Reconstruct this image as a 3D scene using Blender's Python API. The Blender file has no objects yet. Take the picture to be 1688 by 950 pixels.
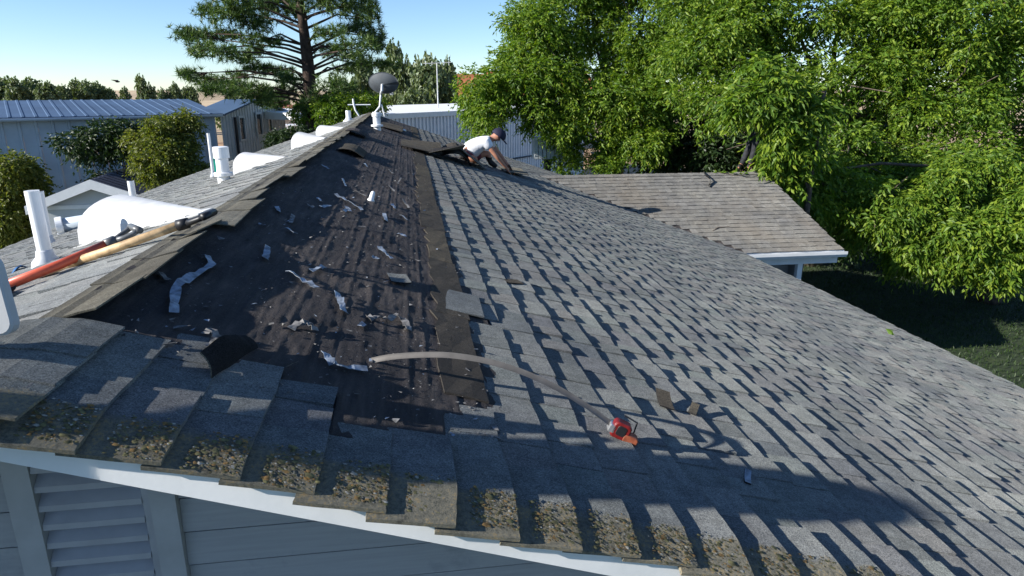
import bpy, math, random
import numpy as np
from mathutils import Vector, Matrix

rng = np.random.default_rng(7)
random.seed(7)
scene = bpy.context.scene
COL = scene.collection

# ------------------------------------------------------------------ camera
ZR = 4.5                       # ridge height
T = 1.0 / 3.0                  # roof pitch 4 in 12
CAM = np.array([0.869, 0.0, 5.03])
FPX = 1120.0
PITCH = math.atan(328.0 / FPX)
YAW = math.radians(8.48)
cd = bpy.data.cameras.new("camera")
cd.sensor_width = 36.0
cd.lens = 36.0 * FPX / 1688.0
cd.clip_start = 0.05
cd.clip_end = 5000
cam = bpy.data.objects.new("camera", cd)
cam.location = CAM
cam.rotation_euler = (math.pi / 2 - PITCH, 0, -YAW)
COL.objects.link(cam)
scene.camera = cam

# ------------------------------------------------------------------ light
SUN_AZ, SUN_EL = math.radians(12.5), math.radians(25.8)      # light travels +X and a little +Y
world = bpy.data.worlds.new("World")
scene.world = world
world.use_nodes = True
wn = world.node_tree.nodes
wl = world.node_tree.links
bg = wn["Background"]
sky = wn.new("ShaderNodeTexSky")
sky.sky_type = 'NISHITA'
sky.sun_disc = False
sky.sun_elevation = SUN_EL
sky.sun_rotation = math.radians(270) - SUN_AZ
sky.altitude = 0
sky.air_density = 0.8
sky.dust_density = 0.0
sky.ozone_density = 4.5
wl.new(sky.outputs[0], bg.inputs[0])
bg.inputs[1].default_value = 0.092
sd = bpy.data.lights.new("sun", 'SUN')
sd.energy = 5.0
sd.angle = math.radians(0.53)
sd.color = (1.0, 0.955, 0.88)
sun = bpy.data.objects.new("sun", sd)
ldir = Vector((math.cos(SUN_AZ) * math.cos(SUN_EL), math.sin(SUN_AZ) * math.cos(SUN_EL), -math.sin(SUN_EL)))
sun.rotation_euler = ldir.to_track_quat('-Z', 'Y').to_euler()
sun.location = (-20, -5, 20)
COL.objects.link(sun)
scene.view_settings.view_transform = 'Standard'
scene.view_settings.look = 'None'
scene.view_settings.gamma = 1.0
scene.view_settings.exposure = 0.97
scene.cycles.max_bounces = 6
scene.cycles.transparent_max_bounces = 8

# ------------------------------------------------------------------ pixel helpers (photograph pixel + a depth -> point)
def ray(x, y):
    r, u = x - 844.0, 475.0 - y
    fw = FPX * math.cos(PITCH) + u * math.sin(PITCH)
    up = -FPX * math.sin(PITCH) + u * math.cos(PITCH)
    return np.array([r * math.cos(YAW) + fw * math.sin(YAW), -r * math.sin(YAW) + fw * math.cos(YAW), up])
def onplane(x, y, n, q):
    d = ray(x, y); n = np.array(n, float)
    return CAM + d * (np.dot(np.array(q) - CAM, n) / np.dot(d, n))
def PR(x, y, h=0.0):  return onplane(x, y, (T, 0, 1), (0, 0, ZR + h))      # on the right slope
def PL(x, y, h=0.0):  return onplane(x, y, (-T, 0, 1), (0, 0, ZR + h))     # on the left slope
def PY(x, y, Y):      return onplane(x, y, (0, 1, 0), (0, Y, 0))
def PZ(x, y, Z):      return onplane(x, y, (0, 0, 1), (0, 0, Z))
def PD(x, y, D):                                                           # at horizontal distance D
    d = ray(x, y); return CAM + d * (D / math.hypot(d[0], d[1]))

def project(p):
    v = p - CAM
    fw = v[0] * math.sin(YAW) + v[1] * math.cos(YAW); r = v[0] * math.cos(YAW) - v[1] * math.sin(YAW)
    z = fw * math.cos(PITCH) - v[2] * math.sin(PITCH); u = fw * math.sin(PITCH) + v[2] * math.cos(PITCH)
    return (844 + FPX * r / z, 475 - FPX * u / z, z) if z > 0.05 else (-1e5, -1e5, 1)

# ------------------------------------------------------------------ materials
def mat(name):
    m = bpy.data.materials.new(name); m.use_nodes = True
    nt = m.node_tree; b = nt.nodes["Principled BSDF"]
    return m, nt, b
def N(nt, typ, **kw):
    n = nt.nodes.new(typ)
    for k, v in kw.items():
        if k in ('operation', 'blend_type', 'data_type', 'feature', 'noise_dimensions', 'wave_type', 'bands_direction', 'musgrave_type', 'distance', 'interpolation', 'clamp'):
            setattr(n, k, v)
        else:
            n.inputs[k].default_value = v
    return n
def L(nt, a, b): nt.links.new(a, b)
def ramp(nt, fac, stops, interp='LINEAR'):
    r = nt.nodes.new("ShaderNodeValToRGB"); r.color_ramp.interpolation = interp
    els = r.color_ramp.elements
    while len(els) < len(stops): els.new(0.5)
    for e, (p, c) in zip(els, stops):
        e.position = p; e.color = (c[0], c[1], c[2], 1)
    if fac is not None: L(nt, fac, r.inputs[0])
    return r
def mixc(nt, fac, a, b, typ='MIX'):
    m = nt.nodes.new("ShaderNodeMix"); m.data_type = 'RGBA'; m.blend_type = typ
    for i, v in ((0, fac), (6, a), (7, b)):
        if hasattr(v, 'links') or hasattr(v, 'is_output'): L(nt, v, m.inputs[i])
        elif i == 0: m.inputs[0].default_value = v
        else: m.inputs[i].default_value = (v[0], v[1], v[2], 1)
    return m.outputs[2]
def math_(nt, op, a, b=None, c=None):
    m = nt.nodes.new("ShaderNodeMath"); m.operation = op
    for i, v in enumerate((a, b, c)):
        if v is None: continue
        if hasattr(v, 'is_output'): L(nt, v, m.inputs[i])
        else: m.inputs[i].default_value = v
    return m.outputs[0]
def maprange(nt, v, a, b, c, d):
    m = nt.nodes.new("ShaderNodeMapRange")
    L(nt, v, m.inputs[0])
    for i, k in enumerate((a, b, c, d)): m.inputs[i + 1].default_value = k
    return m.outputs[0]
def noise(nt, vec, scale, detail=3, rough=0.55, dim='3D'):
    n = nt.nodes.new("ShaderNodeTexNoise"); n.inputs['Scale'].default_value = scale
    n.inputs['Detail'].default_value = detail; n.inputs['Roughness'].default_value = rough
    if vec is not None: L(nt, vec, n.inputs['Vector'])
    return n.outputs['Fac']
def bump(nt, h, strength, dist, prev=None):
    b = nt.nodes.new("ShaderNodeBump"); b.inputs['Strength'].default_value = strength
    b.inputs['Distance'].default_value = dist; L(nt, h, b.inputs['Height'])
    if prev is not None: L(nt, prev, b.inputs['Normal'])
    return b.outputs[0]
def geo(nt): return nt.nodes.new("ShaderNodeNewGeometry")
def simple(name, col, rough=0.6, metal=0.0, var=0.12, scale=6.0, bstr=0.0, bscale=80, spec=0.4):
    m, nt, b = mat(name)
    g = geo(nt)
    f = noise(nt, g.outputs['Position'], scale, 4)
    lo = [c * (1 - var * 1.6) for c in col]; hi = [min(1, c * (1 + var)) for c in col]
    r = ramp(nt, f, [(0.3, lo), (0.7, hi)])
    L(nt, r.outputs[0], b.inputs['Base Color'])
    b.inputs['Roughness'].default_value = rough; b.inputs['Metallic'].default_value = metal
    b.inputs['Specular IOR Level'].default_value = spec
    if bstr:
        L(nt, bump(nt, noise(nt, g.outputs['Position'], bscale, 4), bstr, 0.01), b.inputs['Normal'])
    return m

def shingle_mat(name, cols, mossy=False, dark=(0.02, 0.02, 0.022), gran=420, bstr=0.5, stain=None):
    m, nt, b = mat(name)
    g = geo(nt); oi = nt.nodes.new("ShaderNodeObjectInfo")
    rnd = math_(nt, 'FRACT', math_(nt, 'ADD', g.outputs['Random Per Island'], oi.outputs['Random']))
    n = len(cols)
    base = ramp(nt, rnd, [((i + 0.5) / n, c) for i, c in enumerate(cols)])
    pos = g.outputs['Position']
    vo = nt.nodes.new("ShaderNodeTexVoronoi"); vo.inputs['Scale'].default_value = gran; L(nt, pos, vo.inputs['Vector'])
    sep = nt.nodes.new("ShaderNodeSeparateColor"); L(nt, vo.outputs['Color'], sep.inputs[0])
    gr = ramp(nt, sep.outputs[0], [(0.0, (0.5, 0.5, 0.51)), (0.45, (0.95, 0.95, 0.95)), (0.8, (1.1, 1.1, 1.08)), (1.0, (1.55, 1.55, 1.5))])
    c = mixc(nt, 1.0, base.outputs[0], gr.outputs[0], 'MULTIPLY')
    big = noise(nt, pos, 1.3, 4)
    w = ramp(nt, big, [(0.3, (0.74, 0.75, 0.78)), (0.7, (1.18, 1.16, 1.11))])
    c = mixc(nt, 1.0, c, w.outputs[0], 'MULTIPLY')
    med = noise(nt, pos, 22, 4, 0.65)
    w2 = ramp(nt, med, [(0.35, (0.80, 0.80, 0.80)), (0.62, (1.07, 1.07, 1.07))])
    c = mixc(nt, 1.0, c, w2.outputs[0], 'MULTIPLY')
    if stain is not None:
        sn = noise(nt, pos, 0.9, 5, 0.6)
        c = mixc(nt, maprange(nt, sn, 0.5, 0.72, 0.0, 0.7), c, stain)
    hgt = math_(nt, 'ADD', math_(nt, 'MULTIPLY', sep.outputs[1], 1.0), math_(nt, 'MULTIPLY', med, 0.6))
    if mossy:
        sp = nt.nodes.new("ShaderNodeSeparateXYZ"); L(nt, pos, sp.inputs[0])
        nz = noise(nt, pos, 14, 5, 0.7)
        edge = math_(nt, 'ADD', sp.outputs['Y'], math_(nt, 'MULTIPLY', math_(nt, 'SUBTRACT', nz, 0.5), 0.10))
        mask = maprange(nt, edge, 1.325, 1.30, 0.0, 1.0)
        ln = math_(nt, 'ADD', math_(nt, 'MULTIPLY', noise(nt, pos, 120, 8, 0.8), 0.7), math_(nt, 'MULTIPLY', noise(nt, pos, 26, 4, 0.6), 0.3))
        lich = ramp(nt, ln, [(0.36, (0.055, 0.052, 0.038)), (0.45, (0.13, 0.122, 0.092)), (0.54, (0.20, 0.185, 0.14)), (0.58, (0.31, 0.21, 0.075)), (0.61, (0.24, 0.21, 0.15)), (0.67, (0.48, 0.45, 0.37))])
        c = mixc(nt, math_(nt, 'MULTIPLY', mask, 0.9), c, lich.outputs[0])
        hgt = math_(nt, 'ADD', hgt, math_(nt, 'MULTIPLY', math_(nt, 'MULTIPLY', mask, ln), 3.0))
    L(nt, c, b.inputs['Base Color'])
    b.inputs['Roughness'].default_value = 0.95
    b.inputs['Specular IOR Level'].default_value = 0.15
    b.inputs['Diffuse Roughness'].default_value = 1.0
    L(nt, bump(nt, hgt, bstr, 0.0035), b.inputs['Normal'])
    return m

M = {}
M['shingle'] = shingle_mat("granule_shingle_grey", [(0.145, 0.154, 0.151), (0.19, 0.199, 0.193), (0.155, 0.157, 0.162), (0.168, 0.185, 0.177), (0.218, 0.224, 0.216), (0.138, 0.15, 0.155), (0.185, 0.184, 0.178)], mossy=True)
M['shingle_wing'] = shingle_mat("granule_shingle_weathered", [(0.155, 0.15, 0.14), (0.19, 0.186, 0.175), (0.17, 0.165, 0.154), (0.205, 0.20, 0.19), (0.145, 0.142, 0.136)], stain=(0.15, 0.13, 0.105))
M['shingle_left'] = shingle_mat("granule_shingle_sun_brightened", [(0.28, 0.29, 0.28), (0.34, 0.35, 0.335), (0.30, 0.30, 0.29), (0.37, 0.37, 0.355), (0.31, 0.32, 0.315)])  # same shingles as the right slope; direct sun put into the paler colour
M['cap'] = shingle_mat("ridge_cap_khaki", [(0.17, 0.155, 0.12), (0.20, 0.185, 0.145), (0.15, 0.14, 0.115), (0.185, 0.175, 0.145)], stain=(0.10, 0.085, 0.06))
M['headlap'] = shingle_mat("shingle_headlap_brown", [(0.070, 0.061, 0.050), (0.105, 0.090, 0.066), (0.058, 0.052, 0.045), (0.09, 0.08, 0.062)], stain=(0.04, 0.036, 0.032))
M['underside'] = shingle_mat("shingle_underside_black", [(0.022, 0.021, 0.022), (0.03, 0.028, 0.028)], bstr=0.4)

def felt_mat():
    m, nt, b = mat("asphalt_felt"); g = geo(nt); pos = g.outputs['Position']
    mp = nt.nodes.new("ShaderNodeMapping"); mp.inputs['Scale'].default_value = (9, 1.1, 9); L(nt, pos, mp.inputs[0])
    st = noise(nt, mp.outputs[0], 3.0, 6, 0.7)
    c = ramp(nt, st, [(0.25, (0.026, 0.024, 0.026)), (0.5, (0.055, 0.049, 0.049)), (0.66, (0.092, 0.080, 0.075)), (0.8, (0.145, 0.125, 0.112))]).outputs[0]
    big = noise(nt, pos, 1.7, 4)
    c = mixc(nt, 1.0, c, ramp(nt, big, [(0.35, (0.72, 0.72, 0.75)), (0.65, (1.2, 1.16, 1.1))]).outputs[0], 'MULTIPLY')
    vo = nt.nodes.new("ShaderNodeTexVoronoi"); vo.inputs['Scale'].default_value = 230; L(nt, pos, vo.inputs['Vector'])
    spc = maprange(nt, vo.outputs['Distance'], 0.12, 0.05, 0.0, 1.0)
    sep = nt.nodes.new("ShaderNodeSeparateColor"); L(nt, vo.outputs['Color'], sep.inputs[0])
    spk = math_(nt, 'MULTIPLY', math_(nt, 'MULTIPLY', spc, math_(nt, 'GREATER_THAN', sep.outputs[0], 0.72)), math_(nt, 'GREATER_THAN', noise(nt, pos, 7, 4), 0.5))
    c = mixc(nt, spk, c, (0.34, 0.33, 0.31))
    L(nt, c, b.inputs['Base Color']); b.inputs['Roughness'].default_value = 0.88; b.inputs['Specular IOR Level'].default_value = 0.25
    h = math_(nt, 'ADD', math_(nt, 'MULTIPLY', noise(nt, pos, 60, 8, 0.75), 1.6), math_(nt, 'MULTIPLY', spk, 0.8))
    L(nt, bump(nt, h, 1.0, 0.009), b.inputs['Normal'])
    return m
M['felt'] = felt_mat()

def white_paint():
    m, nt, b = mat("white_board_paint"); g = geo(nt); pos = g.outputs['Position']
    f = noise(nt, pos, 5, 6, 0.6)
    c = ramp(nt, f, [(0.3, (0.70, 0.71, 0.70)), (0.6, (0.80, 0.80, 0.79))]).outputs[0]
    d = noise(nt, pos, 38, 6, 0.75)
    c = mixc(nt, maprange(nt, d, 0.69, 0.78, 0, 0.35), c, (0.36, 0.36, 0.34))
    L(nt, c, b.inputs['Base Color']); b.inputs['Roughness'].default_value = 0.55
    L(nt, bump(nt, noise(nt, pos, 55, 4), 0.08, 0.003), b.inputs['Normal'])
    return m
M['white'] = white_paint()
def siding_mat():
    m, nt, b = mat("painted_siding"); g = geo(nt); pos = g.outputs['Position']
    mp = nt.nodes.new("ShaderNodeMapping"); mp.inputs['Scale'].default_value = (2, 2, 40); L(nt, pos, mp.inputs[0])
    f = noise(nt, mp.outputs[0], 3, 5)
    c = ramp(nt, f, [(0.3, (0.315, 0.315, 0.325)), (0.7, (0.365, 0.363, 0.372))]).outputs[0]
    d = noise(nt, pos, 9, 6, 0.7)
    c = mixc(nt, maprange(nt, d, 0.58, 0.72, 0, 0.35), c, (0.16, 0.18, 0.20))
    L(nt, c, b.inputs['Base Color']); b.inputs['Roughness'].default_value = 0.6
    L(nt, bump(nt, f, 0.15, 0.004), b.inputs['Normal'])
    return m
M['siding'] = siding_mat()
M['trim'] = simple("painted_trim_grey", (0.40, 0.398, 0.405), 0.55, var=0.08, scale=12)
M['slat'] = simple("painted_slat", (0.38, 0.375, 0.39), 0.55, var=0.07, scale=14)
M['dark'] = simple("dark_void", (0.02, 0.02, 0.02), 0.9)
M['pvc'] = simple("white_pvc", (0.80, 0.81, 0.82), 0.35, var=0.05, scale=9)
M['hood'] = simple("white_plastic_hood", (0.50, 0.505, 0.51), 0.5, var=0.10, scale=7)
M['lead'] = simple("grey_flashing", (0.55, 0.57, 0.60), 0.45, var=0.1, scale=20)
M['redhandle'] = simple("red_fibreglass", (0.56, 0.10, 0.05), 0.4, var=0.18, scale=14)
M['wood'] = simple("tan_wood_handle", (0.56, 0.38, 0.20), 0.55, var=0.3, scale=25)
M['blackplastic'] = simple("black_rubber_grip", (0.018, 0.018, 0.02), 0.45, var=0.2, scale=20)
M['greygrip'] = simple("grey_rubber_grip", (0.10, 0.105, 0.11), 0.4, var=0.2, scale=20)
M['blade'] = simple("tape_blade_steel", (0.13, 0.12, 0.11), 0.5, 0.2, var=0.12, scale=30)
M['casered'] = simple("tape_case_red", (0.17, 0.013, 0.012), 0.4, var=0.2, scale=60)
M['caseorange'] = simple("tape_case_orange", (0.27, 0.075, 0.035), 0.6, var=0.25, scale=60)
M['metalbright'] = simple("bright_metal", (0.7, 0.7, 0.7), 0.3, 0.8)
M['film'] = simple("pale_release_film", (0.22, 0.26, 0.32), 0.45, var=0.45, scale=35, spec=0.4)
M['film2'] = simple("torn_grey_felt_scrap", (0.17, 0.165, 0.16), 0.8, var=0.5, scale=45)
M['teal'] = simple("teal_plastic", (0.01, 0.38, 0.27), 0.4)
M['blue'] = simple("blue_tarp", (0.03, 0.11, 0.27), 0.5)
M['dish'] = simple("dish_grey", (0.075, 0.085, 0.095), 0.6)
M['galv'] = simple("galvanised_steel", (0.62, 0.63, 0.64), 0.4, 0.3)
M['skin'] = simple("skin", (0.42, 0.20, 0.13), 0.55, var=0.12, scale=12)
M['shirt'] = simple("white_cotton", (0.72, 0.73, 0.76), 0.85, var=0.06, scale=14, bstr=0.5, bscale=14)
M['shorts'] = simple("maroon_cotton", (0.13, 0.028, 0.04), 0.85, var=0.2, scale=12, bstr=0.3, bscale=20)
M['hat'] = simple("navy_cap_cloth", (0.012, 0.012, 0.035), 0.8)
M['hair'] = simple("dark_hair", (0.02, 0.013, 0.01), 0.7)
M['boot'] = simple("dark_boot", (0.014, 0.013, 0.013), 0.6)
M['jeans'] = simple("charcoal_trousers", (0.020, 0.021, 0.026), 0.85, var=0.4, scale=18)
M['tan'] = simple("tan_shirt_cloth", (0.42, 0.28, 0.18), 0.85)
M['bark'] = simple("bark_grey_brown", (0.11, 0.085, 0.065), 0.95, var=0.35, scale=9, bstr=0.8, bscale=18)
M['pinebark'] = simple("pine_bark", (0.06, 0.04, 0.03), 0.95, var=0.4, scale=7, bstr=0.8, bscale=14)
M['brick'] = simple("old_brick", (0.30, 0.13, 0.09), 0.9, var=0.35, scale=9)
M['mortar'] = simple("mortar_grey", (0.30, 0.29, 0.27), 0.9)
M['bluewall'] = simple("blue_grey_metal_panel", (0.40, 0.46, 0.52), 0.45, 0.0, var=0.10, scale=1.2)
M['blueroof'] = simple("blue_metal_roof", (0.05, 0.095, 0.175), 0.7, 0.0, var=0.12, scale=0.8)
M['shedroof'] = simple("dark_metal_roof", (0.055, 0.06, 0.085), 0.4, 0.3, var=0.15, scale=1.5)
M['shedwall'] = simple("pale_grey_shed_wall", (0.50, 0.53, 0.54), 0.6, var=0.06, scale=1.5)
M['greywall'] = simple("grey_green_panel", (0.46, 0.50, 0.53), 0.55, var=0.10, scale=1.3)
M['whitemetal'] = simple("white_corrugated_steel", (0.72, 0.74, 0.78), 0.4, 0.1, var=0.06, scale=1.5)
M['glass'] = simple("window_glass_dark", (0.03, 0.04, 0.05), 0.08, spec=0.8)
M['orangeroof'] = simple("orange_clay_roof", (0.48, 0.16, 0.07), 0.8, var=0.2, scale=2)
M['stucco'] = simple("cream_stucco", (0.6, 0.55, 0.48), 0.85)
M['rust'] = simple("rusty_red", (0.30, 0.10, 0.07), 0.8)
M['lichen_o'] = simple("orange_lichen", (0.24, 0.14, 0.045), 0.95, var=0.4, scale=90)
M['lichen_w'] = simple("pale_lichen", (0.33, 0.31, 0.255), 0.95, var=0.4, scale=90)
M['lichen_g'] = simple("olive_moss", (0.12, 0.11, 0.045), 0.95, var=0.5, scale=90)

def leaf_mat(name, c0, c1, c2, trans=0.35, tcol=None):
    m, nt, b = mat(name)
    g = geo(nt)
    clump = noise(nt, g.outputs['Position'], 0.55, 2)
    f = math_(nt, 'ADD', math_(nt, 'MULTIPLY', g.outputs['Random Per Island'], 0.65), math_(nt, 'MULTIPLY', clump, 0.45))
    r = ramp(nt, f, [(0.1, c0), (0.5, c1), (0.95, c2)])
    L(nt, r.outputs[0], b.inputs['Base Color'])
    b.inputs['Roughness'].default_value = 0.5; b.inputs['Specular IOR Level'].default_value = 0.35
    tr = nt.nodes.new("ShaderNodeBsdfTranslucent")
    tc = mixc(nt, 1.0, r.outputs[0], tcol or (1.5, 1.6, 0.5), 'MULTIPLY'); L(nt, tc, tr.inputs[0])
    mx = nt.nodes.new("ShaderNodeMixShader"); mx.inputs[0].default_value = trans
    L(nt, b.outputs[0], mx.inputs[1]); L(nt, tr.outputs[0], mx.inputs[2])
    out = nt.nodes["Material Output"]; L(nt, mx.outputs[0], out.inputs[0])
    return m
M['leaf'] = leaf_mat("broad_leaf", (0.045, 0.092, 0.013), (0.098, 0.182, 0.018), (0.25, 0.32, 0.032), 0.4)
M['leaf_shrub'] = leaf_mat("shrub_leaf", (0.055, 0.085, 0.016), (0.11, 0.135, 0.025), (0.20, 0.20, 0.04))
M['leaf_far'] = leaf_mat("far_leaf_hazed", (0.06, 0.09, 0.045), (0.10, 0.14, 0.06), (0.16, 0.19, 0.085), 0.2)  # lightened: distance haze put into the leaf colour
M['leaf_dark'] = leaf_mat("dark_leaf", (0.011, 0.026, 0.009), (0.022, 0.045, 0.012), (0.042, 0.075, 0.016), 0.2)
M['needle'] = leaf_mat("pine_needle", (0.022, 0.050, 0.018), (0.052, 0.100, 0.026), (0.13, 0.19, 0.036), 0.2)

def ground_mat():
    m, nt, b = mat("lawn_and_dirt"); g = geo(nt); pos = g.outputs['Position']
    sp = nt.nodes.new("ShaderNodeSeparateXYZ"); L(nt, pos, sp.inputs[0])
    n1 = noise(nt, pos, 0.16, 5, 0.6); n2 = noise(nt, pos, 3.5, 5, 0.7); n3 = noise(nt, pos, 0.02, 5, 0.6)
    grass = ramp(nt, n2, [(0.3, (0.008, 0.017, 0.005)), (0.55, (0.017, 0.033, 0.007)), (0.75, (0.05, 0.065, 0.015))]).outputs[0]  # near-black grass: shade over the lawn is put into this colour
    dirt = ramp(nt, n2, [(0.3, (0.26, 0.17, 0.095)), (0.7, (0.40, 0.29, 0.17))]).outputs[0]
    field = ramp(nt, n3, [(0.35, (0.42, 0.29, 0.17)), (0.5, (0.50, 0.38, 0.24)), (0.65, (0.32, 0.24, 0.13))]).outputs[0]
    lawnmask = maprange(nt, math_(nt, 'ADD', sp.outputs['Y'], math_(nt, 'MULTIPLY', n1, 10)), 27.0, 31.0, 1.0, 0.0)
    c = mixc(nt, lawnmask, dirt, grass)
    c = mixc(nt, maprange(nt, sp.outputs['Y'], 60, 110, 0, 1), c, field)
    L(nt, c, b.inputs['Base Color']); b.inputs['Roughness'].default_value = 0.95
    L(nt, bump(nt, n2, 0.5, 0.05), b.inputs['Normal'])
    return m
M['ground'] = ground_mat()
M['hill'] = simple("dry_field", (0.44, 0.33, 0.21), 0.95, var=0.25, scale=0.012)

# ------------------------------------------------------------------ mesh helpers
def link(o, parent=None):
    COL.objects.link(o)
    if parent is not None: o.parent = parent
    return o
def mesh(name, V, F, m, parent=None, smooth=False):
    me = bpy.data.meshes.new(name)
    me.from_pydata([tuple(map(float, v)) for v in V], [], [tuple(f) for f in F])
    if m is not None: me.materials.append(m if not isinstance(m, str) else M[m])
    if smooth: me.shade_smooth()
    me.update()
    return link(bpy.data.objects.new(name, me), parent)
def npmesh(name, V, quads=None, tris=None, m=None, parent=None, smooth=False):
    me = bpy.data.meshes.new(name)
    V = np.asarray(V, np.float32)
    me.vertices.add(len(V)); me.vertices.foreach_set('co', V.ravel())
    idx = []; starts = []; c = 0
    if quads is not None and len(quads):
        q = np.asarray(quads, np.int32); idx.append(q.ravel()); starts.append(np.arange(len(q)) * 4); c = len(q) * 4
    if tris is not None and len(tris):
        t = np.asarray(tris, np.int32); idx.append(t.ravel()); starts.append(c + np.arange(len(t)) * 3)
    idx = np.concatenate(idx); starts = np.concatenate(starts)
    me.loops.add(len(idx)); me.loops.foreach_set('vertex_index', idx.astype(np.int32))
    me.polygons.add(len(starts)); me.polygons.foreach_set('loop_start', starts.astype(np.int32))
    me.update(calc_edges=True)
    if m is not None: me.materials.append(M[m] if isinstance(m, str) else m)
    me.shade_smooth() if smooth else me.shade_flat()
    return link(bpy.data.objects.new(name, me), parent)
class MB:
    def __init__(s): s.V = []; s.F = []
    def add(s, V, F):
        b = len(s.V); s.V += [tuple(map(float, v)) for v in V]; s.F += [tuple(i + b for i in f) for f in F]; return s
    def hexa(s, p):      # 8 points: bottom 4 (ccw), top 4
        return s.add(p, [(3, 2, 1, 0), (4, 5, 6, 7), (0, 1, 5, 4), (1, 2, 6, 5), (2, 3, 7, 6), (3, 0, 4, 7)])
    def box(s, a, b):
        x0, y0, z0 = a; x1, y1, z1 = b
        return s.hexa([(x0, y0, z0), (x1, y0, z0), (x1, y1, z0), (x0, y1, z0), (x0, y0, z1), (x1, y0, z1), (x1, y1, z1), (x0, y1, z1)])
    def tube(s, pts, rad, n=10, cap=True):
        pts = [np.array(p, float) for p in pts]
        if not hasattr(rad, '__len__'): rad = [rad] * len(pts)
        V = []; F = []; up = None
        for i, p in enumerate(pts):
            d = pts[min(i + 1, len(pts) - 1)] - pts[max(i - 1, 0)]
            d = d / (np.linalg.norm(d) + 1e-9)
            if up is None:
                a = np.array([0, 0, 1.0]) if abs(d[2]) < 0.9 else np.array([1.0, 0, 0])
                up = np.cross(d, a)
            up = up - d * np.dot(up, d); up /= np.linalg.norm(up) + 1e-9
            w = np.cross(d, up)
            for k in range(n):
                t = 2 * math.pi * k / n
                V.append(p + rad[i] * (math.cos(t) * up + math.sin(t) * w))
        for i in range(len(pts) - 1):
            for k in range(n):
                F.append((i * n + k, i * n + (k + 1) % n, (i + 1) * n + (k + 1) % n, (i + 1) * n + k))
        if cap:
            F.append(tuple(range(n - 1, -1, -1))); F.append(tuple((len(pts) - 1) * n + k for k in range(n)))
        return s.add(V, F)
    def lathe(s, base, axis, prof, n=20):   # prof: list of (distance along axis, radius)
        base = np.array(base, float); axis = np.array(axis, float)
        return s.tube([base + axis * a for a, r in prof], [r for a, r in prof], n)
    def build(s, name, m, parent=None, smooth=False): return mesh(name, s.V, s.F, m, parent, smooth)
def empty(name, loc, label, cat, group=None):
    o = bpy.data.objects.new(name, None); o.location = tuple(map(float, loc)); o.empty_display_size = 0.1
    COL.objects.link(o); return tag(o, label, cat, group)
def tag(o, label, cat, group=None):
    o['label'] = label; o['category'] = cat
    if group: o['group'] = group
    return o
def struct(o): o['kind'] = 'structure'; return o
def stuff(o): o['kind'] = 'stuff'; return o
bpy_parent = {}
def adopt(root):
    """children were modelled in world space: keep them there under an empty that is not at the origin"""
    loc = Matrix.Translation(root.location).inverted()
    for o in list(bpy.data.objects):
        if o.parent is root: o.matrix_parent_inverse = loc

# ------------------------------------------------------------------ ground, hills
gv = []; gq = []
R_ = [0, 6, 12, 20, 32, 50, 80, 130, 220, 400, 800, 1600, 3000]
na = 96
for r in R_:
    for k in range(na):
        a = 2 * math.pi * k / na
        x, y = r * math.cos(a), r * math.sin(a)
        z = 0.0 if r < 40 else (0.25 * math.sin(x * 0.05) * math.cos(y * 0.04) + (0.0 if r < 100 else 0.0006 * r * math.sin(a * 5 + r)))
        gv.append((x, y, z))
for i in range(len(R_) - 1):
    for k in range(na):
        gq.append((i * na + k, (i + 1) * na + k, (i + 1) * na + (k + 1) % na, i * na + (k + 1) % na))
struct(npmesh("ground", gv, gq, None, 'ground'))
hv = []; hq = []
nx, ny = 70, 8
for j in range(ny):
    for i in range(nx):
        x = -520 + 900 * i / (nx - 1); y = 330 + 45 * j
        s = math.sin(math.pi * j / (ny - 1)) ** 0.8
        h = s * (4.3 + 1.2 * math.sin(x * 0.013 + 1) + 0.9 * math.sin(x * 0.04) + 0.4 * math.sin(x * 0.11 + j))
        hv.append((x, y, h - 0.5))
for j in range(ny - 1):
    for i in range(nx - 1):
        a = j * nx + i; hq.append((a, a + 1, a + nx + 1, a + nx))
struct(npmesh("hills", hv, hq, None, 'hill', smooth=True))
# bare earth bank behind the yard
bv = []; bq = []
nx, ny = 40, 6
for j in range(ny):
    for i in range(nx):
        x = -26 + 40 * i / (nx - 1); y = 46 + 3 * j
        bv.append((x, y, 1.7 * math.sin(math.pi * j / (ny - 1)) * (0.8 + 0.2 * math.sin(x * 0.7)) + 0.15 * math.sin(x * 2.1 + j) - 0.05))
for j in range(ny - 1):
    for i in range(nx - 1):
        a = j * nx + i; bq.append((a, a + 1, a + nx + 1, a + nx))
struct(npmesh("earth_bank", bv, bq, None, simple("bare_orange_earth", (0.44, 0.27, 0.15), 0.95, var=0.25, scale=1.0, bstr=0.6, bscale=3), smooth=True))

# ------------------------------------------------------------------ the house
Y0, Y1 = 1.205, 16.7
XE = 6.36                      # right eave
XEL = -4.4                     # left eave
WY, WZ, WX = 10.45, 2.382, 8.2   # wing: eave line y, eave height, gable end x
WRY = 13.4                      # wing ridge y
COSA = math.cos(math.atan(T)); SINA = math.sin(math.atan(T))
house = empty("house", (0, 9, 0), "single storey house with half stripped grey shingle gable roof and white rake board", "house")
roof_r = mesh("roof_slope", [], [], None, house)
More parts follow.
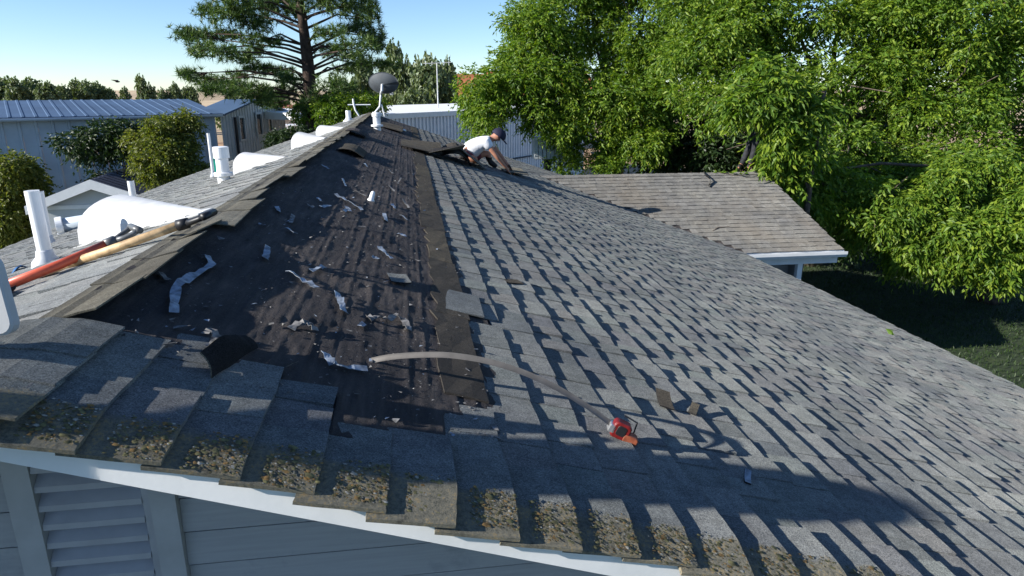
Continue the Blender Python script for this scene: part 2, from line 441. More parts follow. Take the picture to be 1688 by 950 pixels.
# decks (thin slabs just under the courses)
def slab(p, th, n):
    n = np.array(n, float); n /= np.linalg.norm(n)
    top = [np.array(q, float) for q in p]; bot = [q - n * th for q in top]
    return bot + top
def rz(x): return ZR - abs(x) * T
bpy.data.objects.remove(roof_r)
nR = (T, 0, 1); nL = (-T, 0, 1)
d = 0.006
mb = MB().hexa(slab([(0, Y0 + .13, rz(0) - d), (XE - .01, Y0 + .13, rz(XE) - d), (XE - .01, Y1, rz(XE) - d), (0, Y1, rz(0) - d)], 0.02, (0, 0, 1)))
roof_r = mb.build("roof_slope", 'felt', house)
mb = MB().hexa(slab([(XEL + .01, Y0 + .012, rz(XEL) - d), (-.001, Y0 + .012, rz(0) - d), (-.001, Y1, rz(0) - d), (XEL + .01, Y1, rz(XEL) - d)], 0.02, (0, 0, 1)))
roof_l = mb.build("roof_slope", 'felt', house)
def wz(y): return WZ + (y - WY) * T if y <= WRY else WZ + (WRY - WY) * T - (y - WRY) * T
wv = [(3.0, WY + .01, wz(WY) - d), (WX - .012, WY + .01, wz(WY) - d), (WX - .012, WRY, wz(WRY) - d), (3.0, WRY, wz(WRY) - d)]
# wing deck cut along the valley so nothing pokes through the main slope
vy = lambda x: 3 * (ZR - WZ) - (x) + WY     # y on the valley for x
wv = [(vy(WY) if False else 3 * (ZR - WZ), WY + .01, WZ - d), (WX - .012, WY + .01, WZ - d), (WX - .012, WRY, wz(WRY) - d), (3 * (ZR - wz(WRY)), WRY, wz(WRY) - d)]
roof_w = MB().hexa(slab(wv, 0.02, (0, 0, 1))).build("roof_slope", 'felt', house)
bk = [(3 * (ZR - wz(WRY)), WRY + .001, wz(WRY) - d), (WX - .012, WRY + .001, wz(WRY) - d), (WX - .012, 2 * WRY - WY, WZ - d), (3 * (ZR - WZ), 2 * WRY - WY, WZ - d)]
MB().hexa(slab(bk, 0.02, (0, 0, 1))).build("roof_slope", 'shingle_wing', house)

E_ = 0.143
S0 = 0.268                       # slope distance of the first right-hand butt at the rake
WID = [0.08, 0.10, 0.12, 0.14, 0.165, 0.20]
TH = [0.0085, 0.0150]
# slope frames: origin, u (along ridge), v (down slope), n
def frame(O, u, v):
    u = np.array(u, float); v = np.array(v, float); v /= np.linalg.norm(v); u /= np.linalg.norm(u)
    n = np.cross(u, v)
    if n[2] < 0: n = -n
    return np.array(O, float), u, v, n
FR = frame((0, 0, ZR), (0, 1, 0), (1, 0, -T))
FL = frame((0, 0, ZR), (0, 1, 0), (-1, 0, -T))
FW = frame((0, WRY, wz(WRY)), (1, 0, 0), (0, -1, -T))
TUCK = 0.035
def piece_verts(w, th, rs):
    """local piece: u 0..w, v from -(E_+TUCK) (tucked top) to 0 (butt), n offset; rs = jitter for the butt corners"""
    vt = -(E_ + TUCK)
    low = -0.004
    return [(0, vt, low), (w, vt, low), (w, rs[0], 0.0005), (0, rs[1], 0.0005),
            (0, vt, low + 0.003), (w, vt, low + 0.003), (w, rs[0], th + rs[2]), (0, rs[1], th + rs[3])]
PF = [(3, 2, 1, 0), (4, 5, 6, 7), (0, 1, 5, 4), (1, 2, 6, 5), (2, 3, 7, 6), (3, 0, 4, 7)]

def lay(frame_, vs, urange, keep, seed, gap=0.0025):
    """yield pieces (u0, w, v, th) along courses; keep(u_mid, v) decides"""
    r = random.Random(seed); out = []
    for k, v in enumerate(vs):
        a, b = urange(v)
        u = a
        thick = r.random() < .5
        first = True
        while u < b - 0.03:
            wi = r.choice([0, 1, 2, 2, 3, 3, 4, 5])
            w = WID[wi] if not first else r.uniform(.17, .26)
            first = False
            if u + w > b: w = b - u
            th = TH[1] if thick else TH[0]
            if keep(u + w / 2, v, u, u + w): out.append((u, w - gap, v, th))
            thick = not thick if r.random() < .88 else thick
            u += w
    return out
def world_pt(fr, u, v, n): O, U, V_, N_ = fr; return O + U * u + V_ * v + N_ * n

# near edge of the stripped area: course index -> last y still covered
NEAR_END = {0: 1.70, 1: 1.72, 2: 1.70, 3: 1.64, 4: 1.46, 5: 1.53, 6: 1.70}
def keepR(um, v, ua, ub):
    x = v * COSA
    k = round((v - S0) / E_)
    if k <= 6:
        return ub <= NEAR_END.get(k, 1.6) + 0.16 and um < NEAR_END.get(k, 1.6)
    if k == 7 and 2.55 < um < 2.62: return False
    mainz = rz(x)
    if um > WY and um < 2 * WRY - WY and mainz < wz(um) - 0.004: return False
    if 9.9 < um < 12.2 and v < 1.27 + 0.2: return k > 8
    return True
vsR = [S0 + E_ * k for k in range(-1, int((XE / COSA + 0.02 - S0) / E_) + 1)]
piecesR = lay(FR, vsR, lambda v: (Y0 + 0.012 * math.sin(v * 37), Y1), keepR, 11)
vsL = [0.20 + E_ * k for k in range(int((-XEL / COSA - 0.2) / E_) + 1)]
piecesL = lay(FL, vsL, lambda v: (Y0 + 0.01 * math.sin(v * 31), Y1), lambda um, v, a, b: True, 12)
wlen = (WRY - WY) / COSA
vsW = [wlen + 0.02 - E_ * k for k in range(int(wlen / E_))]
def keepW(um, v, a, b):
    y = WRY - v * COSA
    return wz(y) > rz(um) - 0.01
piecesW = lay(FW, vsW, lambda v: (3.2, WX + 0.008 * math.sin(v * 23)), keepW, 13)

def in_view(p, mrg=30):
    x, y, z = project(p); return -mrg < x < 1688 + mrg and -mrg < y < 950 + mrg

def join_pieces(name, fr, pcs, m, parent, seed):
    r = np.random.default_rng(seed); V = []; Q = []; b = 0
    O, U, V_, N_ = fr
    for (u, w, v, th) in pcs:
        rs = r.uniform(-1, 1, 4) * (0.0045, 0.0045, 0.0022, 0.0022)
        for (a, c, n) in piece_verts(w, th, rs):
            V.append(O + U * (u + a) + V_ * (v + c) + N_ * n)
        flip = np.dot(np.cross(U, V_), N_) < 0
        for f in PF: Q.append([i + b for i in (f[::-1] if flip else f)])
        b += 8
    return stuff(npmesh(name, V, Q, None, m, parent))

# the course ends at the near rake: thicker, curling, drooping a little over the board
rk_rng = random.Random(99); rake_tabs = []; kept = []
for (u, w, v, th) in piecesR:
    if u < Y0 + 0.03 and v < S0 + 22 * E_: rake_tabs.append((u, w, v, th))
    else: kept.append((u, w, v, th))
piecesR = kept
RT = []
for (u, w, v, th) in rake_tabs:
    th = 0.0165 + rk_rng.uniform(-.002, .004); dr_ = rk_rng.uniform(.023, .027); j = rk_rng.uniform(-.010, .008); rows = []
    cv = rk_rng.uniform(-.003, .003)
    for i in range(11):
        t = i / 10; uu = j + t ** 1.3 * (w - j); row = []
        for q in range(5):
            f = q / 4; vv = -(E_ + TUCK) * (1 - f) + cv * math.sin(3 * t) * f + rk_rng.uniform(-.0012, .0012)
            nn = -.003 + (th + .003) * f - dr_ * min(1.15, max(0, 1 - uu / .115)) ** 1.2 + rk_rng.uniform(-.0006, .0006)
            row.append(world_pt(FR, u + uu, v + vv, nn + .001))
        rows.append(row)
    RT.append(rows)
# the 300 nearest right-hand shingles are single parts, alike ones share their mesh
def near_key(p):
    c = world_pt(FR, p[0] + p[1] / 2, p[2] - E_ / 2, 0.01)
    return np.linalg.norm(c - CAM) + (0 if in_view(c) else 100)
order = sorted(range(len(piecesR)), key=lambda i: near_key(piecesR[i]))
single = order[:278]; rest = [piecesR[i] for i in order[278:]]
cache = {}
flipR = np.dot(np.cross(FR[1], FR[2]), FR[3]) < 0
rr = np.random.default_rng(5)
for i in single:
    u, w, v, th = piecesR[i]
    key = (round(w, 2), th, int(rr.integers(0, 3)))
    if key not in cache:
        rs = rr.uniform(-1, 1, 4) * (0.005, 0.005, 0.0026, 0.0026)
        V = [tuple(FR[1] * a + FR[2] * c + FR[3] * n) for a, c, n in piece_verts(key[0] - 0.002, th, rs)]
        me = bpy.data.meshes.new("shingle")
        me.from_pydata(V, [], [f[::-1] if flipR else f for f in PF]); me.materials.append(M['shingle']); me.update()
        cache[key] = me
    o = bpy.data.objects.new("shingle", cache[key])
    o.location = tuple(world_pt(FR, u, v, 0)); link(o, roof_r)
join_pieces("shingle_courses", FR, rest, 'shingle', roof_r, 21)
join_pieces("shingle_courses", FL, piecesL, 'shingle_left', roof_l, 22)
join_pieces("shingle_courses", FW, piecesW, 'shingle_wing', roof_w, 23)

# bare felt, rucked along the old course lines
ax = np.arange(0.0, 1.16, 0.0065); ay = np.arange(1.32, 16.68, 0.028)
gx, gy = np.meshgrid(ax, ay)
def vnoise(x, y, seed, sc):
    r = np.random.default_rng(seed); g = r.uniform(-1, 1, (64, 64))
    xi = x * sc; yi = y * sc; x0 = np.floor(xi).astype(int); y0 = np.floor(yi).astype(int)
    fx = xi - x0; fy = yi - y0; fx = fx * fx * (3 - 2 * fx); fy = fy * fy * (3 - 2 * fy)
    G = lambda a, b: g[a % 64, b % 64]
    return (G(x0, y0) * (1 - fx) * (1 - fy) + G(x0 + 1, y0) * fx * (1 - fy) + G(x0, y0 + 1) * (1 - fx) * fy + G(x0 + 1, y0 + 1) * fx * fy)
h = 0.002 + 0 * gx
wob = 0.004 * vnoise(gy, gx * 0 + 3, 3, 1.3)
for k in range(7):
    xc = 0.16 + 0.1357 * k
    dist = (gx + wob - xc)
    amp = 0.0036 * (0.55 + 0.45 * vnoise(gy, gx * 0 + k * 7.7, 4, 1.7))
    h += amp * np.exp(-(dist / 0.0095) ** 2)
    for q_ in (.028, .085, .112): h += 0.0024 * np.clip(vnoise(gy, gx * 0 + k * 5.3 + q_ * 90, 7, 1.1), 0, 1) * np.exp(-((dist - q_) / 0.0055) ** 2)
    h += 0.003 * (0.5 + 0.5 * vnoise(gy, gx * 0 + k * 3.1, 6, 0.9)) * np.exp(-((dist - 0.055) / 0.006) ** 2)
h += 0.003 * np.clip(vnoise(gx, gy, 8, 4.5), 0, 1) ** 1.5 + 0.0016 * vnoise(gx, gy, 9, 17) + 0.0014 * vnoise(gx * 3, gy, 19, 25)
cr = np.abs(vnoise(gx * 1.2 + gy * 0.25, gy * 0.8, 10, 2.2))
h += 0.002 * np.exp(-(cr / 0.03) ** 2) * (vnoise(gx, gy, 14, 1.5) > 0)
# torn cross edges
for yc, a, b2 in ((2.62, .55, 1.0), (3.55, .2, .75), (4.4, .45, 1.0), (6.1, .1, .9), (8.3, .2, .95), (11.4, .3, 1.05), (2.1, .35, .7)):
    ln = gy - yc - 0.10 * vnoise(gx, gx * 0 + yc, 12, 5) - 0.12 * (gx - .5)
    h += 0.006 * (ln > 0) * (ln < 0.35) * np.clip(1 - ln / .35, 0, 1) * (gx > a) * (gx < b2)
kk_ = np.clip(np.round((gx / COSA - S0) / E_ + 0.5), 0, 6).astype(int)
yend = np.array([NEAR_END[k] for k in range(7)])[kk_]
h = np.where(gy < yend - 0.03, -0.010, h)
FV = np.stack([gx + h * SINA, gy, ZR - gx * T + h * COSA], -1).reshape(-1, 3)
nyy, nxx = gx.shape
ii, jj = np.meshgrid(np.arange(nyy - 1), np.arange(nxx - 1), indexing='ij')
a0 = (ii * nxx + jj).ravel()
npmesh("felt_underlayment", FV, np.stack([a0, a0 + 1, a0 + nxx + 1, a0 + nxx], 1), None, 'felt', roof_r, smooth=True)

# exposed headlap strips of the first course left below the stripped area
HL = []
y = 1.80
r = random.Random(31)
while y < 16.4:
    ln_ = r.uniform(0.75, 1.05); ln_ = min(ln_, 16.6 - y)
    v1 = S0 + 6 * E_ + r.uniform(-.004, .012); v0 = v1 - r.uniform(.125, .165)
    O, U, V_, N_ = FR
    rows = []
    for i in range(9):
        uu = y + (ln_ - .006) * i / 8; vt_ = v0 + r.uniform(-.018, .018)
        rows.append([world_pt(FR, uu, vt_ + (v1 + r.uniform(-.003, .003) - vt_) * q / 3, .0085 + r.uniform(0, .003)) for q in range(4)])
    HL.append(rows)
    y += ln_
# a few grey tabs still clinging to the felt edge
for (uu, vv, w) in ((2.62, S0 + 6.55 * E_, .30),):
    V = [world_pt(FR, uu + a, vv + c, n + .010) for a, c, n in piece_verts(w, .006, (0.004, -.003, 0, .001))]
    mesh("shingle", V, [f[::-1] if flipR else f for f in PF], 'shingle', roof_r)

# ridge caps: bent pieces, each lapping the next, right edge lifted and wavy
r = random.Random(41)
def cap_piece(y0, y1, wl_, wr, lift0, lift1, zoff):
    V = []
    # cross-section from left edge over the crest to the right edge (x, height above ridge planes)
    for yy, lf, dz in ((y0, lift0, 0.006), (y1, lift1, 0.003)):
        for t in np.linspace(-1, 1, 11):
            x = t * (wl_ if t < 0 else wr)
            rnd = 0.018 * math.exp(-(x / 0.045) ** 2)
            z = rz(x) - rnd + zoff + dz
            if t > 0: z += lf * (t ** 1.6)
            else: z += 0.002
            V.append((x, yy, z))
    n = 11
    top = list(V); bot = [(x, yy, z - 0.005) for (x, yy, z) in V]
    V = top + bot; F = []
    for k in range(n - 1):
        F.append((k, k + 1, n + k + 1, n + k)); b = 2 * n
        F.append((b + k, b + n + k, b + n + k + 1, b + k + 1))
    b = 2 * n
    for k in range(n - 1):
        F.append((k, b + k, b + k + 1, k + 1)); F.append((n + k, n + k + 1, b + n + k + 1, b + n + k))
    F.append((0, n, b + n, b)); F.append((n - 1, b + n - 1, b + 2 * n - 1, 2 * n - 1))
    return V, F
y = 1.70; lift = 0.035
while y < Y1 - 0.02:
    e = 0.30
    y1_ = min(y + e + 0.05, Y1 + .02)
    nl = max(0.012, min(0.04, lift + r.uniform(-.012, .012)))
    wr = 0.108 + r.uniform(-.012, .014)
    if 2.35 < y < 2.6: wr, nl = 0.085, 0.02
    if 2.85 < y < 3.2: wr, nl = 0.145, 0.035
    if 4.2 < y < 4.9: wr = 0.14
    V, F = cap_piece(y, y1_, 0.035 + r.uniform(-.008, .008), wr, lift, nl, 0.014)
    mesh("ridge_cap", V, F, 'cap', roof_r)
    lift = nl; y += e
# near end: folded grey shingles still closing the ridge
for (ya, yb) in ((1.205, 1.39), (1.35, 1.54), (1.49, 1.70)):
    V, F = cap_piece(ya, yb, 0.15, 0.16, 0.006, 0.004, 0.012 if ya < 1.25 else 0.014 + .002 * (ya > 1.4))
    mesh("ridge_cap", V, F, 'shingle', roof_r)

# lichen lumps along the rake ends
def lumps(name, n, rad, m, yr, seed):
    r = np.random.default_rng(seed); V = []; Tn = []
    ico = np.array([[0, 0, 1], [.894, 0, .447], [.276, .851, .447], [-.724, .526, .447], [-.724, -.526, .447], [.276, -.851, .447]])
    Fi = [(0, 1, 2), (0, 2, 3), (0, 3, 4), (0, 4, 5), (0, 5, 1)]
    for i in range(n):
        kk = r.integers(0, 17); v = S0 + E_ * (kk - 1) + E_ * r.uniform(0.25, 1.0)
        u = yr[0] + (yr[1] - yr[0]) * r.beta(1.3, 1.6); frac = ((v - S0) / E_) % 1
        th = 0.0008 + 0.0195 * (.2 + .8 * frac) - .0255 * max(0, 1 - (u - Y0) / .115) ** 1.2
        c = world_pt(FR, u, v, th)
        s = rad * r.lognormal(0, .45)
        P = ico * r.uniform(.6, 1.3, (6, 1)) * s * np.array([1.3, 1.3, .45])
        ang = r.uniform(0, 6.28); ca, sa = math.cos(ang), math.sin(ang)
        P = np.stack([P[:, 0] * ca - P[:, 1] * sa, P[:, 0] * sa + P[:, 1] * ca, P[:, 2]], 1)
        b = len(V)
        for p in P: V.append(c + FR[1] * p[0] + FR[2] * p[1] + FR[3] * p[2])
        Tn += [(f[0] + b, f[1] + b, f[2] + b) for f in Fi]
    return stuff(npmesh(name, V, None, Tn, m, roof_r, smooth=True))
lumps("orange_lichen", 1200, 0.0023, 'lichen_o', (1.208, 1.325), 51)
lumps("pale_lichen", 800, 0.0021, 'lichen_w', (1.208, 1.322), 52)
lumps("olive_moss", 2600, 0.0026, 'lichen_g', (1.207, 1.325), 53)
# granules and crumbs scattered on the felt
def crumbs(name, n, rad, m, seed):
    r = np.random.default_rng(seed); V = []; Tn = []
    for i in range(n):
        x = r.uniform(.12, 1.1); yy = 1.55 + 10 * r.beta(.9, 3.2)
        c = np.array([x, yy, rz(x)]) + FR[3] * 0.006
        s = rad * r.lognormal(0, .6)
        P = r.uniform(-1, 1, (4, 3)) * s; P[:, 2] = np.abs(P[:, 2]) * .7
        b = len(V); V += list(c + P); Tn += [(b, b + 1, b + 2), (b, b + 2, b + 3), (b, b + 3, b + 1), (b + 1, b + 3, b + 2)]
    return stuff(npmesh(name, V, None, Tn, m, roof_r))
crumbs("shingle_crumbs", 1500, 0.0042, 'film2', 61)
crumbs("pale_felt_chips", 130, 0.006, 'film', 62)

# rake boards (two lengths with a step at their joint), soffit and fascia
def rake(xa, xb, y0, y1, top, bot, name, m):
    p = [(xa, y0, rz(xa) - bot), (xb, y0, rz(xb) - bot), (xb, y1, rz(xb) - bot), (xa, y1, rz(xa) - bot),
         (xa, y0, rz(xa) - top), (xb, y0, rz(xb) - top), (xb, y1, rz(xb) - top), (xa, y1, rz(xa) - top)]
    return MB().hexa(p).build(name, m, house)
rake(0.002, 0.262, 1.241, 1.261, 0.030, 0.097, "rake_board", 'white')
rake(0.265, 3.2, 1.235, 1.254, 0.030, 0.093, "rake_board", 'white')
rake(3.203, XE - .005, 1.235, 1.254, 0.030, 0.093, "rake_board", 'white')
rake(-.002, XEL, 1.237, 1.257, 0.0285, 0.092, "rake_board", 'white')
rake(0.0, XE - .01, 1.262, 1.52, 0.036, 0.05, "soffit", 'white')
rake(-.0015, XEL + .01, 1.262, 1.52, 0.036, 0.05, "soffit", 'white')
# bright metal drip edge along the right eave
MB().hexa([(XE - .012, Y0, rz(XE) - .05), (XE + .012, Y0, rz(XE) - .05), (XE + .012, WY, rz(XE) - .05), (XE - .012, WY, rz(XE) - .05),
           (XE - .012, Y0, rz(XE) - .004), (XE + .016, Y0, rz(XE) - .006), (XE + .016, WY, rz(XE) - .006), (XE - .012, WY, rz(XE) - .004)]).build("drip_edge", 'white', house)
MB().box((XE - .04, Y0 + .06, rz(XE) - .19), (XE - .014, WY, rz(XE) - .035)).build("fascia", 'white', house)
MB().box((XEL + .0, Y0 + .06, rz(XEL) - .19), (XEL + .03, Y1, rz(XEL) - .03)).build("fascia", 'white', house)
# gable wall with lap boards
WALLY = 1.53
GR = 0.095
zb = 0.2
MB().add([(XEL + .5, WALLY + .03, 0), (XE - .5, WALLY + .03, 0), (XE - .5, WALLY + .03, rz(XE - .5) - .045), (0, WALLY + .03, ZR - .045), (XEL + .5, WALLY + .03, rz(XEL + .5) - .045)], [(0, 1, 2, 3, 4)]).build("wall", 'siding', house)
VX0, VX1 = -0.02, 0.225           # gable vent opening
FWD = 0.058
for k in range(14):
    z1 = 4.362 - k * GR; z0 = z1 - GR + .008
    xr = min(3 * (ZR - z0 - .045), 2.2)
    xr1 = min(3 * (ZR - z1 - .045), 2.2)
    for (xa, xb, xb1) in ((VX1 + FWD + .001, xr, xr1), (-xr, VX0 - FWD - .001, None)):
        if xb - xa < .03: continue
        t0, t1 = WALLY, WALLY + .008
        if xb1 is not None:
            xt = max(xa + .01, xb1)
            p = [(xa, t0, z0), (xb, t0, z0), (xb, t0 + .03, z0), (xa, t0 + .03, z0), (xa, t1, z1), (xt, t1, z1), (xt, t1 + .022, z1), (xa, t1 + .022, z1)]
        else:
            xt = min(xb - .01, -xr1)
            p = [(xa, t0, z0), (xb, t0, z0), (xb, t0 + .03, z0), (xa, t0 + .03, z0), (xt, t1, z1), (xb, t1, z1), (xb, t1 + .022, z1), (xt, t1 + .022, z1)]
        MB().hexa(p).build("siding_board", 'siding', house)
# gable vent: frame and slats
ztop = 4.36
vent = MB().box((VX0 - .005, WALLY + .035, 3.5), (VX1 + .005, WALLY + .06, ztop)).build("gable_vent", 'dark', house)
MB().box((VX0 - FWD, WALLY - .014, 3.45), (VX0, WALLY + .034, ztop + .03)).build("frame_board", 'trim', vent)
MB().hexa([(VX1, WALLY - .014, 3.45), (VX1 + FWD, WALLY - .014, 3.45), (VX1 + FWD, WALLY + .034, 3.45), (VX1, WALLY + .034, 3.45),
           (VX1, WALLY - .014, rz(VX1) - .05), (VX1 + FWD, WALLY - .014, rz(VX1 + FWD) - .05), (VX1 + FWD, WALLY + .034, rz(VX1 + FWD) - .05), (VX1, WALLY + .034, rz(VX1) - .05)]).build("frame_board", 'trim', vent)
MB().box((VX1 - .018, WALLY - .006, 3.5), (VX1 - .001, WALLY + .034, ztop)).build("frame_stop", 'slat', vent)
for k in range(15):
    zz = 4.335 - k * 0.0505
    p = [(VX0 + .001, WALLY - .010, zz - .050), (VX1 - .019, WALLY - .010, zz - .050), (VX1 - .019, WALLY - .001, zz - .050), (VX0 + .001, WALLY - .001, zz - .050),
         (VX0 + .001, WALLY - .008, zz - .036), (VX1 - .019, WALLY - .008, zz - .036), (VX1 - .019, WALLY + .033, zz), (VX0 + .001, WALLY + .033, zz)]
    p[6] = (VX1 - .019, WALLY + .033, zz); p[7] = (VX0 + .001, WALLY + .033, zz)
    MB().hexa(p).build("slat", 'slat', vent)
# side walls, far gable, wing walls
MB().box((XE - .55, WALLY + .05, 0), (XE - .5, Y1 - .4, rz(XE) + .1)).build("wall", 'siding', house)
MB().box((XEL + .5, WALLY + .05, 0), (XEL + .55, Y1 - .4, rz(XEL) + .1)).build("wall", 'siding', house)
MB().add([(XEL + .5, Y1 - .4, 0), (XE - .5, Y1 - .4, 0), (XE - .5, Y1 - .4, rz(XE - .5) - .05), (0, Y1 - .4, ZR - .05), (XEL + .5, Y1 - .4, rz(XEL + .5) - .05)], [(0, 1, 2, 3, 4)]).build("wall", 'siding', house)
# wing: gutter, porch posts, gable
gm = MB()
prof = [(0, 0), (-.012, -.012), (-.012, -.10), (-.10, -.10), (-.125, -.05), (-.125, 0), (-.117, 0), (-.117, -.048), (-.095, -.092), (-.02, -.092), (-.02, 0)]
xa, xb = XE + .05, WX + .01
V = []; F = []
for xx in (xa, xb):
    for (dy, dz) in prof: V.append((xx, WY + .01 + dy, WZ - .012 + dz))
n = len(prof)
for k in range(n): F.append((k, (k + 1) % n, n + (k + 1) % n, n + k))
F += [tuple(range(n)), tuple(range(2 * n - 1, n - 1, -1))]
gm.add(V, F).build("gutter", 'white', house)
MB().box((WX - .75, WY + .10, 0), (WX - .66, WY + .19, WZ - .12)).build("porch_post", 'white', house)
MB().box((XE - .4, WY + .06, WZ - .25), (WX - .05, WY + .2, WZ - .03)).build("porch_beam", 'white', house)
MB().add([(WX - .25, WY + .9, 0), (WX - .25, 2 * WRY - WY - .3, 0), (WX - .25, 2 * WRY - WY - .3, WZ), (WX - .25, WRY, wz(WRY) - .06), (WX - .25, WY + .9, wz(WY + .9) - .06)], [(0, 1, 2, 3, 4)]).build("wall", 'siding', house)
MB().box((XE - .49, WY + 1.2, 0), (WX - .26, WY + 1.24, WZ + .3)).build("wall", 'siding', house)
for s in (0, 1):
    ya, yb = (WY, WRY) if s == 0 else (2 * WRY - WY, WRY + .001)
    MB().hexa([(WX - .012, ya, wz(ya) - .12), (WX + .006, ya, wz(ya) - .12), (WX + .006, yb, wz(yb) - .12), (WX - .012, yb, wz(yb) - .12),
               (WX - .012, ya, wz(ya) - .029), (WX + .006, ya, wz(ya) - .029), (WX + .006, yb, wz(yb) - .029), (WX - .012, yb, wz(yb) - .029)]).build("rake_board", 'white', house)
# wing ridge caps
x = 3.45
while x < WX - .02:
    V = []
    for xx, dz in ((x, .014), (min(x + .30, WX + .01), .006)):
        for t in np.linspace(-1, 1, 7):
            yy = WRY + t * .14
            V.append((xx, yy, wz(yy) + dz + .006 - .010 * math.exp(-(t * 4) ** 2)))
    F = [(k, k + 1, 7 + k + 1, 7 + k) for k in range(6)]
    b = 14; V += [(p[0], p[1], p[2] - .006) for p in V]
    F += [(b + k, b + 7 + k, b + 8 + k, b + k + 1) for k in range(6)] + [(k, b + k, b + k + 1, k + 1) for k in range(6)] + [(7 + k, 8 + k, b + 8 + k, b + 7 + k) for k in range(6)]
    mesh("ridge_cap", V, F, 'shingle_wing', roof_w); x += .24

# curled-up shingle standing beside the stripped patch (still nailed to the roof)
def sheet(name, P, th, m, parent=None, m2=None):
    """P: grid [rows][cols] of points -> thin sheet with thickness"""
    P = np.array(P, float); R, Cc, _ = P.shape
    du = np.gradient(P, axis=1); dv = np.gradient(P, axis=0)
    if np.cross(du, dv)[..., 2].mean() < 0:
        P = P[:, ::-1].copy(); du = np.gradient(P, axis=1); dv = np.gradient(P, axis=0)
    nn = np.cross(du, dv); nn /= np.linalg.norm(nn, axis=2, keepdims=True) + 1e-9
    V = np.concatenate([P.reshape(-1, 3), (P - nn * th).reshape(-1, 3)]); o = R * Cc; F = []; mi = []
    for i in range(R - 1):
        for j in range(Cc - 1):
            a = i * Cc + j
            F.append((a, a + 1, a + Cc + 1, a + Cc)); mi.append(0)
            F.append((o + a, o + a + Cc, o + a + Cc + 1, o + a + 1)); mi.append(1)
    for i in range(R - 1):
        for j in (0, Cc - 1):
            a = i * Cc + j; F.append((a, a + Cc, o + a + Cc, o + a)); mi.append(1)
    for j in range(Cc - 1):
        for i in (0, R - 1):
            a = i * Cc + j; F.append((a, o + a, o + a + 1, a + 1)); mi.append(1)
    ob = mesh(name, V, F, m, parent)
    if m2 is not None:
        ob.data.materials.append(M[m2]); ob.data.polygons.foreach_set('material_index', mi)
    return ob
for rows in HL: sheet('headlap_strip', rows, .006, 'headlap', roof_r)
for rows in RT: sheet('shingle', rows, .010, 'shingle', roof_r)
rows = []
for i in range(9):
    t = i / 8
    b0 = PR(348 + 76 * t, 630 - 52 * t)
    hgt = 0.066 + 0.012 * math.sin(5 * t) - (.022 * max(0, t - .75) / .25)
    row = []
    for j in range(6):
        s = j / 5
        row.append(b0 + np.array([-.012 * s - .030 * s * s, .01 * s, 0]) + FR[3] * (0.010 + hgt * s ** .9) + np.array([0, 0, .002 * math.sin(11 * t + 3 * s)]))
    rows.append(row)
sheet("lifted_shingle", rows, 0.004, 'underside', roof_r, 'cap')
# lifted shingle sheets beside the crouching worker (torn but still part of the covering)
def lifted(name, y0, y1, x0, x1, f, m, m2, wav=0.0, seed=0):
    rows = []
    for i in range(9):
        t = i / 8; row = []
        for j in range(9):
            s = j / 8
            x = x0 + (x1 - x0) * s; yy = y0 + (y1 - y0) * t + .03 * math.sin(4 * s + seed)
            row.append(np.array([x, yy, rz(x)]) + FR[3] * (0.012 + f(t, s) + wav * math.sin(9 * t + seed) * s))
        rows.append(row)
    return sheet(name, rows, 0.006, m, roof_r, m2)
lifted("lifted_shingle", 9.7, 10.9, .75, 1.30, lambda t, s: .02 + .10 * t * s + .05 * s, 'headlap', 'underside', .015, 1)
lifted("lifted_shingle", 9.6, 10.5, 1.12, 1.55, lambda t, s: .05 + .24 * s * (1 - .4 * t), 'underside', 'cap', .03, 2)
lifted("lifted_shingle", 9.9, 10.9, 1.30, 1.75, lambda t, s: .04 + .20 * math.sin(math.pi * s) * (.5 + .5 * t), 'headlap', 'underside', .03, 3)
lifted("lifted_shingle", 10.2, 11.2, 1.55, 2.0, lambda t, s: .03 + .17 * (1 - s), 'cap', 'underside', .02, 4)
lifted("lifted_shingle", 11.2, 12.0, 2.40, 2.80, lambda t, s: .02 + .07 * s, 'cap', 'underside', .012, 5)
lifted("lifted_shingle", 12.6, 14.2, .35, .75, lambda t, s: .01 + .03 * s, 'headlap', 'underside', .012, 6)
lifted("lifted_shingle", 6.9, 7.6, .16, .42, lambda t, s: .01 + .035 * math.sin(3.1 * s), 'headlap', 'underside', .01, 7)
lifted("lifted_shingle", 9.2, 9.8, .05, .3, lambda t, s: .02 + .04 * math.sin(3.1 * s), 'felt', 'underside', .012, 8)
adopt(house)

# ------------------------------------------------------------------ vent pipes and hoods on the roof
def pipe(name, base, top_z, rad, label, boot=True, collar=None, group="white vent pipes through the roof", tilt=(0, 0)):
    base = np.array(base, float); o = empty(name, base, label, "vent pipe", group)
    hgt = top_z - base[2]
    ax_ = np.array([tilt[0], tilt[1], 1.0])
    mb = MB()
    n = 24
    b = base - ax_ * .05
    outer = [(0, rad), (hgt + .05, rad), (hgt + .05, rad * .86), (hgt - .03, rad * .84)]
    mb.lathe(b, ax_, outer, n).build("tube", 'pvc', o, True).data.shade_flat()
    if boot:
        MB().lathe(base - ax_ * .03, ax_, [(0, rad * 2.3), (.045, rad * 2.0), (.07, rad * 1.35), (.10, rad * 1.16), (.105, rad * 1.02)], n).build("flashing_boot", 'lead', o, True)
    if collar:
        for z0, z1, k in collar:
            MB().lathe(base + ax_ * z0, ax_, [(0, rad * 1.01), (.004, rad * k), (z1 - z0 - .004, rad * k), (z1 - z0, rad * 1.01)], n).build("collar", 'pvc', o)
    adopt(o); return o
p1 = PL(78, 435)
pipe("vent_pipe", p1, 4.545, 0.033, "tall white pvc vent pipe with grey boot behind the red handled shovel", tilt=(-.015, 0))
p2 = PL(222, 342); pipe("vent_pipe", p2, 4.09, 0.034, "slim white vent pipe in front of the dark ribbed shed roof")
